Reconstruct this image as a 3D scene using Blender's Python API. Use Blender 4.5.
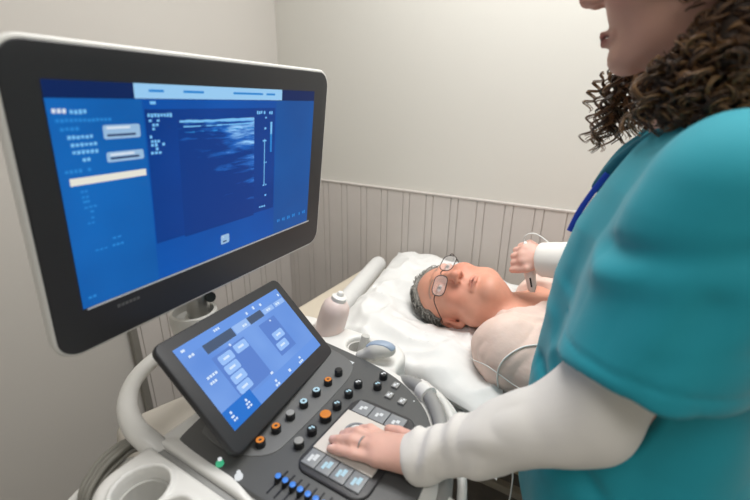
import bpy, math, random
import numpy as np
from math import sin, cos, pi, radians, sqrt
from mathutils import Matrix, Vector
random.seed(7); RNG = np.random.default_rng(7)
for o in list(bpy.data.objects): bpy.data.objects.remove(o)
SC = bpy.context.scene; COL = SC.collection
V = lambda *a: np.array(a, dtype=float)

# ------------------------------------------------------------ camera, light, exposure
CAM_H = 1.42
pt, yw, rl = radians(19.7), radians(30.7), radians(0.76)
FW = V(-sin(yw)*cos(pt), cos(yw)*cos(pt), -sin(pt))
R0 = V(cos(yw), sin(yw), 0); U0 = np.cross(R0, FW)
CR = R0*cos(rl) + U0*sin(rl); CU = np.cross(CR, FW)
cam_data = bpy.data.cameras.new('camera'); cam = bpy.data.objects.new('camera', cam_data); COL.objects.link(cam)
cam_data.sensor_width = 36.0; cam_data.lens = 405.0/750.0*36.0; cam_data.clip_start = 0.02
M = Matrix.Identity(4)
for i in range(3):
    M[i][0] = CR[i]; M[i][1] = CU[i]; M[i][2] = -FW[i]
M[2][3] = CAM_H
cam.matrix_world = M
cam_data.dof.use_dof = True; cam_data.dof.focus_distance = 0.93; cam_data.dof.aperture_fstop = 3.2
SC.camera = cam
SC.view_settings.view_transform = 'Standard'; SC.view_settings.look = 'None'
SC.view_settings.exposure = 0.0; SC.view_settings.gamma = 1.0; SC.view_settings.use_curve_mapping = False

w = bpy.data.worlds.new('room_air'); SC.world = w; w.use_nodes = True
w.node_tree.nodes['Background'].inputs[0].default_value = (1.0, 0.99, 0.97, 1); w.node_tree.nodes['Background'].inputs[1].default_value = 0.2
def area(name, loc, target, sx, sy, energy, color=(1, .99, .975)):
    l = bpy.data.lights.new(name, 'AREA'); l.shape = 'RECTANGLE'; l.size = sx; l.size_y = sy; l.energy = energy; l.color = color
    o = bpy.data.objects.new(name, l); COL.objects.link(o); o.location = loc
    d = Vector(target) - Vector(loc); o.rotation_euler = d.to_track_quat('-Z', 'Y').to_euler(); return o
area('ceiling_panel_light', (-0.15, 0.95, 2.56), (-0.15, 0.95, 0), 1.2, 0.6, 27.5)
area('ceiling_panel_light', (0.35, -0.55, 2.56), (0.35, -0.55, 0), 1.2, 0.6, 10.5)

# ------------------------------------------------------------ materials
def srgb(r, g, b):
    f = lambda c: (c/255/12.92 if c/255 <= .04045 else ((c/255+.055)/1.055)**2.4)
    return (f(r), f(g), f(b), 1.0)
MATS = {}
def mat(name, rgb, rough=.5, metal=0.0, spec=.5, bump=None, emit=None, estr=1.0, sss=0.0, sssc=None, vary=0.0, vscale=8.0, trans=0.0, alpha=None, sheen=0.0, attr=None, coat=0.0):
    """bump = (kind, scale, strength, distance)"""
    m = bpy.data.materials.new(name); m.use_nodes = True; nt = m.node_tree; b = nt.nodes['Principled BSDF']
    c = rgb if len(rgb) == 4 else srgb(*rgb)
    b.inputs['Base Color'].default_value = c; b.inputs['Roughness'].default_value = rough; b.inputs['Metallic'].default_value = metal
    b.inputs['Specular IOR Level'].default_value = spec
    if coat: b.inputs['Coat Weight'].default_value = coat
    if sheen: b.inputs['Sheen Weight'].default_value = sheen
    if sss:
        b.inputs['Subsurface Weight'].default_value = sss; b.inputs['Subsurface Radius'].default_value = sssc or (1, .35, .2); b.inputs['Subsurface Scale'].default_value = .006
    if trans: b.inputs['Transmission Weight'].default_value = trans
    if alpha is not None: b.inputs['Alpha'].default_value = alpha
    tc = nt.nodes.new('ShaderNodeTexCoord')
    if attr:
        a = nt.nodes.new('ShaderNodeAttribute'); a.attribute_name = attr
        nt.links.new(a.outputs['Color'], b.inputs['Base Color']); src = a.outputs['Color']
    else: src = None
    if vary:
        n = nt.nodes.new('ShaderNodeTexNoise'); n.inputs['Scale'].default_value = vscale; n.inputs['Detail'].default_value = 5
        nt.links.new(tc.outputs['Object'], n.inputs['Vector'])
        mr = nt.nodes.new('ShaderNodeMapRange'); mr.inputs[1].default_value = .3; mr.inputs[2].default_value = .7
        mr.inputs[3].default_value = 1-vary; mr.inputs[4].default_value = 1+vary
        nt.links.new(n.outputs[0], mr.inputs[0])
        mx = nt.nodes.new('ShaderNodeMix'); mx.data_type = 'RGBA'; mx.blend_type = 'MULTIPLY'; mx.inputs[0].default_value = 1
        if src: nt.links.new(src, mx.inputs[6])
        else: mx.inputs[6].default_value = c
        nt.links.new(mr.outputs[0], mx.inputs[7]); nt.links.new(mx.outputs[2], b.inputs['Base Color'])
    if bump:
        kind, sc, st, dist = bump
        if kind == 'noise':
            n = nt.nodes.new('ShaderNodeTexNoise'); n.inputs['Scale'].default_value = sc; n.inputs['Detail'].default_value = 6; out = n.outputs[0]
        elif kind == 'wave':
            n = nt.nodes.new('ShaderNodeTexWave'); n.inputs['Scale'].default_value = sc; n.inputs['Distortion'].default_value = 6; n.inputs['Detail'].default_value = 3; out = n.outputs[1]
        else:
            n = nt.nodes.new('ShaderNodeTexVoronoi'); n.inputs['Scale'].default_value = sc; out = n.outputs[0]
        nt.links.new(tc.outputs['Object'], n.inputs['Vector'])
        bp = nt.nodes.new('ShaderNodeBump'); bp.inputs['Strength'].default_value = st; bp.inputs['Distance'].default_value = dist
        nt.links.new(out, bp.inputs['Height']); nt.links.new(bp.outputs[0], b.inputs['Normal'])
    if emit:
        b.inputs['Emission Color'].default_value = emit if len(emit) == 4 else srgb(*emit); b.inputs['Emission Strength'].default_value = estr
    MATS[name] = m; return m
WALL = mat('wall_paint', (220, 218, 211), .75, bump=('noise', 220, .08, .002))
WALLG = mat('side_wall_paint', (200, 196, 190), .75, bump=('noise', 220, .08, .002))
PANELW = mat('wainscot_board', (206, 200, 195), .55, vary=.04, vscale=5)
TRIMM = mat('trim_metal', (150, 147, 140), .4, .3)
FLOORM = mat('floor_vinyl', (120, 116, 110), .45, vary=.08, vscale=30)
CEILM = mat('ceiling_paint', (238, 236, 230), .8)
WHITE = mat('white_plastic', (228, 227, 223), .35, bump=('noise', 400, .03, .001))
GREYP = mat('grey_plastic', (150, 150, 148), .4)
LGREY = mat('light_grey_plastic', (196, 195, 190), .4)
BEIGEP = mat('beige_plastic', (196, 190, 180), .5)
CHAR = mat('charcoal_panel', (84, 85, 85), .42, bump=('noise', 900, .05, .0005))
CHARL = mat('charcoal_panel_raised', (104, 105, 105), .42)
BLACK = mat('black_plastic', (26, 27, 29), .38)
BEZEL = mat('bezel_plastic', (42, 43, 46), .45, bump=('noise', 900, .05, .0005))
SILVER = mat('silver_metal', (190, 190, 188), .3, .9)
DARKM = mat('dark_metal', (60, 60, 60), .35, .8)
LIT = lambda n, c, s=1.0: mat(n, (10, 12, 16), .3, emit=c, estr=s)

# ------------------------------------------------------------ object helpers
def root(name, label, cat, loc, group=None):
    o = bpy.data.objects.new(name, None); COL.objects.link(o); o.location = loc; o.empty_display_size = .05
    o['label'] = label; o['category'] = cat
    if group: o['group'] = group
    return o
def wloc(o):
    p = V(0, 0, 0)
    while o is not None: p = p + np.array(o.location); o = o.parent
    return p
def link_mesh(name, verts, faces, mats, parent=None, mi=None, smooth=True, angle=35, origin=None, tint=None):
    """verts are world coordinates; stored relative to parent (or origin)"""
    verts = np.asarray(verts, dtype=np.float64)
    base = wloc(parent) if parent is not None else V(0, 0, 0)
    org = base if origin is None else np.asarray(origin, float)
    me = bpy.data.meshes.new(name)
    vl = (verts - org)
    if isinstance(faces, np.ndarray):
        nf, k = faces.shape
        me.vertices.add(len(vl)); me.vertices.foreach_set('co', vl.astype(np.float32).ravel())
        me.loops.add(nf*k); me.loops.foreach_set('vertex_index', faces.astype(np.int32).ravel())
        me.polygons.add(nf); me.polygons.foreach_set('loop_start', np.arange(nf, dtype=np.int32)*k)
        me.polygons.foreach_set('loop_total', np.full(nf, k, dtype=np.int32)); me.update(calc_edges=True)
    else:
        me.from_pydata([tuple(v) for v in vl], [], faces)
    if not isinstance(mats, (list, tuple)): mats = [mats]
    for m in mats: me.materials.append(m)
    if mi is not None: me.polygons.foreach_set('material_index', np.asarray(mi, dtype=np.int32))
    if smooth:
        me.polygons.foreach_set('use_smooth', np.ones(len(me.polygons), dtype=bool))
        if angle is not None: me.set_sharp_from_angle(angle=radians(angle))
    if tint is not None:
        a = me.color_attributes.new('tint', 'FLOAT_COLOR', 'POINT')
        c = np.ones((len(vl), 4), np.float32); c[:, :3] = tint; a.data.foreach_set('color', c.ravel())
    me.validate(); me.update()
    o = bpy.data.objects.new(name, me); COL.objects.link(o)
    o.location = org - base
    if parent is not None: o.parent = parent
    return o
def tag(o, label, cat, group=None, kind=None):
    if label: o['label'] = label
    if cat: o['category'] = cat
    if group: o['group'] = group
    if kind: o['kind'] = kind
    return o
def structure(o): o['kind'] = 'structure'; return o
def copy_part(o, parent, loc):
    c = o.copy(); COL.objects.link(c); c.parent = parent; c.location = loc; return c

def frame(ez):
    ez = np.asarray(ez, float)/np.linalg.norm(ez); t = V(1, 0, 0) if abs(ez[0]) < .8 else V(0, 1, 0)
    ex = np.cross(t, ez); ex /= np.linalg.norm(ex); return ex, np.cross(ez, ex), ez
def rrect(wd, ht, r, n=6):
    P = []
    for cx, cy, a0 in ((wd/2-r, ht/2-r, 0), (-wd/2+r, ht/2-r, 90), (-wd/2+r, -ht/2+r, 180), (wd/2-r, -ht/2+r, 270)):
        for i in range(n+1):
            a = radians(a0+90*i/n); P.append((cx+r*cos(a), cy+r*sin(a)))
    return P
def circle(r, n=20, ry=None): return [(r*cos(2*pi*i/n), (ry or r)*sin(2*pi*i/n)) for i in range(n)]
def chaikin(P, k=2):
    P = [np.array(p, float) for p in P]
    for _ in range(k):
        Q = []
        for i in range(len(P)):
            a, b = P[i], P[(i+1) % len(P)]; Q += [a*.75+b*.25, a*.25+b*.75]
        P = Q
    return P
def smooth_path(P, n=6):
    P = [np.array(p, float) for p in P]; out = []
    for i in range(len(P)-1):
        p0 = P[max(i-1, 0)]; p1 = P[i]; p2 = P[i+1]; p3 = P[min(i+2, len(P)-1)]
        for k in range(n):
            t = k/n; out.append(.5*((2*p1)+(-p0+p2)*t+(2*p0-5*p1+4*p2-p3)*t*t+(-p0+3*p1-3*p2+p3)*t**3))
    out.append(P[-1]); return out
class MB:
    def __init__(s): s.v = []; s.f = []; s.m = []
    def add(s, vs, fs, m=0):
        k = len(s.v); s.v += [np.array(v, float) for v in vs]; s.f += [tuple(i+k for i in f) for f in fs]; s.m += [m]*len(fs); return s
    def stack(s, rings, m=0, caps=True, close=True, flip=False):
        n = len(rings[0]); vs = [p for r in rings for p in r]; fs = []
        for i in range(len(rings)-1):
            for j in range(n if close else n-1):
                a, b = i*n+j, i*n+(j+1) % n; c, d = b+n, a+n; fs.append((a, b, c, d) if not flip else (d, c, b, a))
        if caps:
            fs.append(tuple(range(n))[::-1] if not flip else tuple(range(n))); l = (len(rings)-1)*n
            fs.append(tuple(range(l, l+n)) if not flip else tuple(range(l, l+n))[::-1])
        return s.add(vs, fs, m)
    def prism(s, poly, org, ez, t0, t1, r=0.0, r0=0.0, m=0, ex=None, ns=4):
        """poly (CCW in ex,ey) extruded along ez from t0 to t1; top edge rounded r, bottom r0"""
        if ex is None: ex, ey, ez = frame(ez)
        else: ex = np.asarray(ex, float); ez = np.asarray(ez, float); ey = np.cross(ez, ex)
        P = np.array(poly, float); n = len(P); d = np.roll(P, -1, 0)-np.roll(P, 1, 0); d /= np.linalg.norm(d, axis=1)[:, None]+1e-12
        nr = np.stack([d[:, 1], -d[:, 0]], 1); org = np.asarray(org, float)
        def ring(off, t): Q = P-nr*off; return [org+ex*q[0]+ey*q[1]+ez*t for q in Q]
        R = []
        if r0:
            for i in range(ns): a = pi/2*i/ns; R.append(ring(r0*(1-sin(a)), t0+r0*(1-cos(a))))
        R.append(ring(0, t0+r0)); R.append(ring(0, t1-r))
        if r:
            for i in range(1, ns+1): a = pi/2*i/ns; R.append(ring(r*(1-cos(a)), t1-r+r*sin(a)))
        return s.stack(R, m)
    def box(s, c, sz, r=.0, m=0, ex=(1, 0, 0), ez=(0, 0, 1), rc=None):
        r = min(r, min(sz)/2*.98); return s.prism(rrect(sz[0], sz[1], max(rc or r, 1e-4), 4), c, ez, -sz[2]/2, sz[2]/2, r, r, m, ex=ex)
    def lathe(s, prof, org, ez, n=24, m=0, caps=True):
        ex, ey, ez = frame(ez); org = np.asarray(org, float)
        return s.stack([[org+(ex*cos(2*pi*i/n)+ey*sin(2*pi*i/n))*max(r, 1e-5)+ez*t for i in range(n)] for r, t in prof], m, caps)
    def tube(s, path, r, n=8, m=0, caps=True, flat=1.0, up=None):
        P = [np.array(p, float) for p in path]; T = []
        for i in range(len(P)): t = P[min(i+1, len(P)-1)]-P[max(i-1, 0)]; T.append(t/(np.linalg.norm(t)+1e-12))
        ex = frame(T[0])[0] if up is None else np.cross(up, T[0]); ex = ex/np.linalg.norm(ex); rings = []
        for i, p in enumerate(P):
            ex = ex-T[i]*(ex@T[i]); ex /= np.linalg.norm(ex)+1e-12; ey = np.cross(T[i], ex); rr = r[i] if hasattr(r, '__len__') else r
            rings.append([p+rr*(ex*cos(2*pi*k/n)+ey*sin(2*pi*k/n)*flat) for k in range(n)])
        return s.stack(rings, m, caps)
    def quad(s, a, b, c, d, m=0): return s.add([a, b, c, d], [(0, 1, 2, 3)], m)
    def sphere(s, c, r, n=14, m=0, sc=(1, 1, 1)):
        k = n//2; R = [[np.array(c, float)+V(sc[0]*r*sin(pi*i/k)*cos(2*pi*j/n), sc[1]*r*sin(pi*i/k)*sin(2*pi*j/n), -sc[2]*r*cos(pi*i/k)) for j in range(n)] for i in range(1, k)]
        s.stack(R, m); return s
    def build(s, name, mats, parent=None, angle=35, origin=None):
        return link_mesh(name, np.array(s.v), s.f, mats, parent, s.m, True, angle, origin)

# ------------------------------------------------------------ signed-distance surfaces (people, cloth, cast shells)
def A3(p): return np.asarray(p, dtype=np.float32)
def capsule(P, a, b, ra, rb=None):
    rb = ra if rb is None else rb; a = A3(a); b = A3(b); ab = b-a; t = np.clip(((P-a)@ab)/(ab@ab+1e-12), 0, 1)
    return np.linalg.norm(P-a-t[:, None]*ab, axis=1)-(ra+(rb-ra)*t)
def ellipsoid(P, c, r, R=None):
    q = P-A3(c)
    if R is not None: q = q@A3(R)
    r = A3(r); k0 = np.linalg.norm(q/r, axis=1); k1 = np.linalg.norm(q/(r*r), axis=1)
    return k0*(k0-1)/(k1+1e-9)
def sphere(P, c, r): return np.linalg.norm(P-A3(c), axis=1)-r
def smin(a, b, k): h = np.clip(.5+.5*(b-a)/k, 0, 1); return b+(a-b)*h-k*h*(1-h)
def smax(a, b, k): return -smin(-a, -b, k)
def plane(P, p, n): n = A3(n)/np.linalg.norm(n); return (P-A3(p))@n      # negative on the side opposite n
def chain(P, pts, rad, k=.01):
    d = None
    for i in range(len(pts)-1):
        e = capsule(P, pts[i], pts[i+1], rad[i], rad[i+1]); d = e if d is None else smin(d, e, k)
    return d
def _hash(i, j, k):
    n = (i*374761393+j*668265263+k*2147483647*3) & 0xffffffff
    n = ((n ^ (n >> 13))*1274126177) & 0xffffffff; return ((n ^ (n >> 16)) & 0xffff).astype(np.float32)/65535.0
def vnoise(P, sc):
    Q = P*A3(sc); I = np.floor(Q).astype(np.int64); F = (Q-I).astype(np.float32); F = F*F*(3-2*F); o = 0
    for dx in (0, 1):
        for dy in (0, 1):
            for dz in (0, 1):
                wt = (F[:, 0] if dx else 1-F[:, 0])*(F[:, 1] if dy else 1-F[:, 1])*(F[:, 2] if dz else 1-F[:, 2])
                o = o+wt*_hash(I[:, 0]+dx+1000, I[:, 1]+dy+1000, I[:, 2]+dz+1000)
    return o-.5
def sdf_mesh(f, lo, hi, h, B=8):
    lo = V(*lo); hi = V(*hi); nb = np.maximum(1, np.ceil((hi-lo)/(h*B)).astype(int)); n = nb*B
    bi = np.stack(np.meshgrid(*[np.arange(k) for k in nb], indexing='ij'), -1).reshape(-1, 3)
    cen = (lo+(bi*B+(B-1)/2)*h).astype(np.float32); dc = f(cen); act = np.abs(dc) < B*h*.87*1.45+h*2
    G = np.empty((nb[0], nb[1], nb[2], B, B, B), np.float32); G[:] = dc.reshape(nb[0], nb[1], nb[2])[..., None, None, None]
    off = np.stack(np.meshgrid(*[np.arange(B)]*3, indexing='ij'), -1).reshape(-1, 3); ai = bi[act]
    for s in range(0, len(ai), 400):
        b = ai[s:s+400]; P = (lo+((b*B)[:, None, :]+off[None])*h).reshape(-1, 3).astype(np.float32)
        G[b[:, 0], b[:, 1], b[:, 2]] = f(P).reshape(-1, B, B, B)
    D = G.transpose(0, 3, 1, 4, 2, 5).reshape(n); del G
    S = D < 0; nx, ny, nz = n; cnt = np.zeros((nx-1, ny-1, nz-1), np.uint8)
    for dx in (0, 1):
        for dy in (0, 1):
            for dz in (0, 1): cnt += S[dx:nx-1+dx, dy:ny-1+dy, dz:nz-1+dz]
    cells = np.argwhere((cnt > 0) & (cnt < 8)); ids = -np.ones((nx-1, ny-1, nz-1), np.int32)
    ids[cells[:, 0], cells[:, 1], cells[:, 2]] = np.arange(len(cells))
    cor = [(a, b, c) for a in (0, 1) for b in (0, 1) for c in (0, 1)]
    cv = {c: D[cells[:, 0]+c[0], cells[:, 1]+c[1], cells[:, 2]+c[2]] for c in cor}
    acc = np.zeros((len(cells), 3)); num = np.zeros(len(cells))
    for c in cor:
        for ax in range(3):
            if c[ax] == 0:
                e = list(c); e[ax] = 1; e = tuple(e); va, vb = cv[c], cv[e]; x = (va < 0) != (vb < 0)
                t = np.where(x, va/(va-vb+1e-20), 0); p = np.tile(np.array(c, float), (len(cells), 1)); p[:, ax] += t
                acc[x] += p[x]; num[x] += 1
    verts = lo+(cells+acc/num[:, None])*h
    quads = []
    for ax in range(3):
        sl = [slice(1, k-1) for k in n]; sl[ax] = slice(0, n[ax]-1); s2 = list(sl); s2[ax] = slice(1, n[ax])
        a = S[tuple(sl)]; b = S[tuple(s2)]; E = np.argwhere(a != b); o0 = np.array([1, 1, 1]); o0[ax] = 0; E = E+o0
        u, v = [(1, 2), (2, 0), (0, 1)][ax]; du = np.zeros(3, int); du[u] = 1; dv = np.zeros(3, int); dv[v] = 1
        q = np.stack([ids[tuple((E-du-dv).T)], ids[tuple((E-dv).T)], ids[tuple(E.T)], ids[tuple((E-du).T)]], 1)
        fl = S[tuple(E.T)]; q[~fl] = q[~fl][:, ::-1]; quads.append(q)
    F = np.concatenate(quads); F = F[(F >= 0).all(1)]
    return verts, F

# ------------------------------------------------------------ the room
LX, BY, RX, FY, CZ = -1.405, 1.49, 1.75, -1.7, 2.6
def slab(name, c, sz, m): return structure(MB().box(c, sz, 0, 0).build(name, m))
slab('floor', ((LX+RX)/2, (BY+FY)/2, -.05), (RX-LX+.2, BY-FY+.2, .1), FLOORM)
slab('ceiling', ((LX+RX)/2, (BY+FY)/2, CZ+.05), (RX-LX+.2, BY-FY+.2, .1), CEILM)
slab('wall_back', ((LX+RX)/2, BY+.05, CZ/2), (RX-LX+.2, .1, CZ), WALL)
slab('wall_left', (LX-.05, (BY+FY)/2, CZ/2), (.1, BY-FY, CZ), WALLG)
slab('wall_right', (RX+.05, (BY+FY)/2, CZ/2), (.1, BY-FY, CZ), WALL)
slab('wall_front', ((LX+RX)/2, FY-.05, CZ/2), (RX-LX+.2, .1, CZ), WALL)
# wainscot of tongue-and-groove boards: alternating wide board and narrow bead, grooves cut in the profile
def wainscot(name, p0, p1, nrm, z0, z1, mats):
    p0 = V(*p0, 0); p1 = V(*p1, 0); L = np.linalg.norm(p1-p0); d = (p1-p0)/L; nrm = V(*nrm, 0); t = .012; g = .0045
    prof = []; s = 0.0; k = 0
    while s < L:
        wd = .074 if k % 2 == 0 else .030; e = min(s+wd, L)
        prof += [(s+.0022, t), (e-.0022, t)]
        if e < L: prof += [(e-.0012, t-g), (e+.0012, t-g)]
        s = e; k += 1
    b = MB(); fr = [[p0+d*a+nrm*q+V(0, 0, z) for z in (z0, z1)] for a, q in prof]
    vs = [v for r in fr for v in r]; fs = [(2*i, 2*i+2, 2*i+3, 2*i+1) for i in range(len(fr)-1)]
    n = len(fr); bk = [p0+V(0, 0, z0), p0+V(0, 0, z1), p1+V(0, 0, z0), p1+V(0, 0, z1)]
    vs += bk; fs += [(2*n, 0, 1, 2*n+1), (2*n-2, 2*n+2, 2*n+3, 2*n-1)]
    fs.append(tuple([2*i+1 for i in range(n)]+[2*n+3, 2*n+1]))
    b.add(vs, fs)
    return structure(b.build(name, mats, angle=20))
WZ = 1.086
wainscot('trim_1', (RX, BY), (LX, BY), (0, -1), .08, WZ, PANELW)
wainscot('trim_2', (LX, BY-.012), (LX, .66), (1, 0), .08, WZ, PANELW)
structure(MB().box((LX+.010, .648, WZ/2+.04), (.022, .024, WZ-.08), .003).build('trim_3', TRIMM))
structure(MB().box(((LX+RX)/2, BY-.0075, WZ+.004), (RX-LX, .015, .008), .002).build('trim_4', PANELW))
structure(MB().box((LX+.0075, (BY+.66)/2, WZ+.004), (.015, BY-.66, .008), .002).build('trim_5', PANELW))
structure(MB().box(((LX+RX)/2, BY-.008, .04), (RX-LX, .016, .08), .003).build('baseboard_back', PANELW))
structure(MB().box((LX+.008, (BY+FY)/2-.01, .04), (.016, BY-FY-.04, .08), .003).build('baseboard_left', PANELW))

# ------------------------------------------------------------ examination couch
MATTR = mat('beige_vinyl', (222, 211, 192), .5, bump=('noise', 300, .05, .001))
FRAMEM = mat('couch_frame', (180, 172, 158), .4)
WOOD = mat('couch_panel', (196, 176, 138), .5, vary=.06, vscale=12)
LINEN = mat('white_linen', (228, 228, 226), .85, bump=('noise', 60, .12, .004), sheen=.2)
LINEN2 = mat('white_cotton_sheet', (226, 226, 226), .85, bump=('noise', 90, .1, .003))
bed = root('examination_couch', 'long padded beige examination couch standing along the panelled back wall', 'couch', (.2, 1.12, 0))
MB().box((.16, 1.115, .70), (2.10, .66, .10), .028, rc=.05).build('mattress', MATTR, bed)
b = MB(); b.box((.16, 1.115, .615), (2.04, .60, .07), .006); b.build('frame', WOOD, bed)
for x in (-.72, 1.04):
    for y in (.87, 1.36): MB().box((x, y, .29), (.05, .05, .58), .006).build('leg', FRAMEM, bed)
MB().box((.16, 1.115, .2), (1.72, .03, .03), .005).build('stretcher', FRAMEM, bed)

# ------------------------------------------------------------ pillow, towel roll, sheet
def cushion(cor, zc, th, n=(100, 130), dents=(), seed=3, zb=0.0, pw=2.6, wr=1.0, sag=0.0, edge_y=0.0):
    """cor = near-left, near-right, far-right, far-left corners in plan"""
    U = np.linspace(-1, 1, n[0]); W = np.linspace(-1, 1, n[1]); u, v = np.meshgrid(U, W, indexing='ij')
    us = u*(1-.06*(1-v**2)*np.abs(u)**6); vs_ = v*(1-.05*(1-u**2)*np.abs(v)**6)
    a, b, c, d = [np.array(k, float) for k in cor]; s = (us+1)/2; t = (vs_+1)/2
    Q = (a*((1-s)*(1-t))[..., None]+b*(s*(1-t))[..., None]+c*(s*t)[..., None]+d*((1-s)*t)[..., None]); wx = Q[..., 0]; wy = Q[..., 1]
    prof = (np.clip(1-np.abs(u)**pw, 0, 1)*np.clip(1-np.abs(v)**pw, 0, 1))**.5
    P = np.stack([wx.ravel(), wy.ravel(), np.full(wx.size, seed*1.7)], 1)
    wp = vnoise(P, (5, 5, 5))[:, None]*.16
    nz = vnoise(P, (7, 7, 1))*.5-np.abs(vnoise(P+wp, (15, 9, 1)))*.95-np.abs(vnoise(P[:, [1, 0, 2]]+wp, (24, 12, 1)))*.5+vnoise(P, (40, 30, 1))*.14
    nz = nz.reshape(u.shape)*.052*wr*np.clip(prof*1.6, 0, 1)
    top = prof*th*.62+nz; bot = -prof*th*.38
    for dx, dy, rx, ry, dz in dents: top = top-dz*np.exp(-(((wx-dx)/rx)**2+((wy-dy)/ry)**2))*np.clip(prof*1.5, 0, 1)
    top = np.maximum(top, bot+.006*prof+.0005); zt = zc+top; zl = np.maximum(zc+bot, zb); zt = np.maximum(zt, zl+.002)
    dr = -sag*np.clip((edge_y-wy)/.08, 0, 2)**2; zt = zt+dr; zl = zl+dr
    N = n[0]*n[1]; idx = np.arange(N).reshape(n); q = np.stack([idx[:-1, :-1], idx[1:, :-1], idx[1:, 1:], idx[:-1, 1:]], -1).reshape(-1, 4)
    vs = np.concatenate([np.stack([wx, wy, zt], -1).reshape(-1, 3), np.stack([wx, wy, zl], -1).reshape(-1, 3)])
    per = np.array(list(idx[:, 0])+list(idx[-1, 1:])+list(idx[::-1, -1][1:])+list(idx[0, ::-1][1:-1])); nx = np.roll(per, -1)
    return vs, np.concatenate([q, q[:, ::-1]+N, np.stack([per, per+N, nx+N, nx], 1)[:, ::-1]])
vs, fs = cushion(((-.60, .738), (-.115, .668), (-.16, 1.36), (-.745, 1.455)), .825, .16, dents=((-.36, .985, .125, .14, .082), (-.13, 1.0, .13, .25, .06)), zb=.775)
tag(link_mesh('pillow', vs, fs, LINEN, None, angle=60, origin=(-.42, 1.09, .775)), 'large crumpled white pillow under the grey haired man', 'pillow')
vs, fs = cushion(((-.64, .735), (-.095, .645), (-.10, 1.38), (-.74, 1.43)), .760, .018, seed=8, zb=.7505, pw=20, wr=.08, sag=.012, edge_y=.79)
tag(link_mesh('folded_sheet', vs, fs, LINEN2, None, angle=60, origin=(-.4, 1.09, .7505)), 'folded white cotton sheet lying flat beneath the pillow', 'sheet')
pth = smooth_path([(-.70, .93, .785), (-.725, 1.05, .787), (-.76, 1.2, .787), (-.79, 1.33, .787), (-.805, 1.40, .786)], 6)
rr = [.02+.014*min(1, i/3, (len(pth)-1-i)/3+.2) for i in range(len(pth))]
tag(MB().tube(pth, rr, 16, flat=.98).build('rolled_towel', LINEN, None, 50), 'long rolled white towel lying across the head end of the couch', 'towel')

# ------------------------------------------------------------ ultrasound machine
mach = root('ultrasound_machine', 'white and charcoal ultrasound machine with a large monitor and slanted touch screen', 'ultrasound machine', (-.45, .40, 0))
ML = V(-.45, .40, 0)
# console housing with cup wells
def rbox2(P, c, hx, hy, r):
    q = np.abs(P[:, :2]-A3(c))-A3((hx-r, hy-r)); return np.linalg.norm(np.maximum(q, 0), axis=1)+np.minimum(q.max(1), 0)-r
def extr(P, d2, z0, z1, r):
    w2 = np.abs(P[:, 2]-(z0+z1)/2)-(z1-z0)/2+r; d = d2+r
    return np.minimum(np.maximum(d, w2), 0)+np.sqrt(np.maximum(d, 0)**2+np.maximum(w2, 0)**2)-r
CUPS = [(-.412, .632, .027), (-.512, .648, .036), (-.459, .183, .033), (-.392, .182, .022)]
def housing(P):
    m = rbox2(P, (-.33, .405), .195, .182, .10); m = np.minimum(m, rbox2(P, (-.42, .40), .115, .185, .03))
    d = extr(P, m, .865, .938, .016)
    rb = extr(P, rbox2(P, (-.462, .60), .158, .078, .05), .872, .936, .014); d = smin(d, rb, .02)
    fr = extr(P, rbox2(P, (-.20, .33), .075, .10, .05), .86, .934, .014); d = smin(d, fr, .02)
    lt = extr(P, rbox2(P, (-.425, .20), .10, .068, .05), .86, .944, .014); d = smin(d, lt, .012)
    for x, y, r in CUPS:
        cyl = np.maximum(np.hypot(P[:, 0]-x, P[:, 1]-y)-r, .885-P[:, 2]); d = smax(d, -cyl, .008)
        if y < .3: d = np.minimum(d, np.maximum(np.abs(np.hypot(P[:, 0]-x, P[:, 1]-y)-r-.004)-.003, np.abs(P[:, 2]-.942)-.006))
    rec = ellipsoid(P, (-.345, .604, .943), (.038, .020, .014)); d = smax(d, -rec, .008)
    gr = np.maximum(np.abs(P[:, 1]-.2365)-.006, np.maximum(.930-P[:, 2], np.maximum(P[:, 0]+.33, -.535-P[:, 0]))); d = smax(d, -gr, .004)
    return d
vs, fs = sdf_mesh(housing, (-.66, .11, .84), (-.09, .71, .97), .003)
hs = link_mesh('console_housing', vs, fs, WHITE, mach, angle=None)
for x, y, r in CUPS:
    MB().lathe([(r*.5, .882), (r-.002, .8825), (r-.0005, .925), (r-.0045, .925), (r-.006, .888), (.001, .8875)], (x, y, 0), (0, 0, 1), 28, caps=False).build('cup_liner', LGREY, mach, origin=(x, y, .882))
MB().box((-.43, .2365, .9335), (.20, .0105, .004), .001).build('groove_strip', GREYP, mach)
# rear loop handle and front loop handle
pt_ = smooth_path([(-.505, .246, .895), (-.520, .240, .928), (-.565, .236, .949), (-.622, .258, .956), (-.668, .302, .96), (-.690, .36, .962), (-.695, .45, .962), (-.685, .53, .96), (-.65, .59, .955), (-.59, .62, .935), (-.53, .62, .90)], 7)
MB().tube(pt_, [.0135+.006*max(0, 1-i/26)+.004*max(0, (i-50)/20) for i in range(len(pt_))], 18).build('handle', WHITE, mach, 60)
gp = smooth_path([(-.31, .60, .90), (-.258, .570, .938), (-.215, .548, .945), (-.18, .512, .944), (-.155, .47, .94), (-.135, .43, .93), (-.12, .38, .92), (-.115, .32, .91), (-.118, .25, .90)], 7)
hf = MB().tube(gp, .0125, 14).build('grip_handle', GREYP, mach, 60)
op = smooth_path([(-.245, .588, .932), (-.195, .560, .938), (-.158, .520, .937), (-.130, .475, .931), (-.108, .43, .92), (-.094, .38, .91), (-.088, .32, .90), (-.092, .25, .89)], 7)
MB().tube(op, .007, 10).build('handle_rim', WHITE, mach, 60)
MB().box((-.128, .385, .925), (.026, .05, .012), .003, ex=(.2, .98, 0)).build('handle_plate', WHITE, mach)
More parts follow.
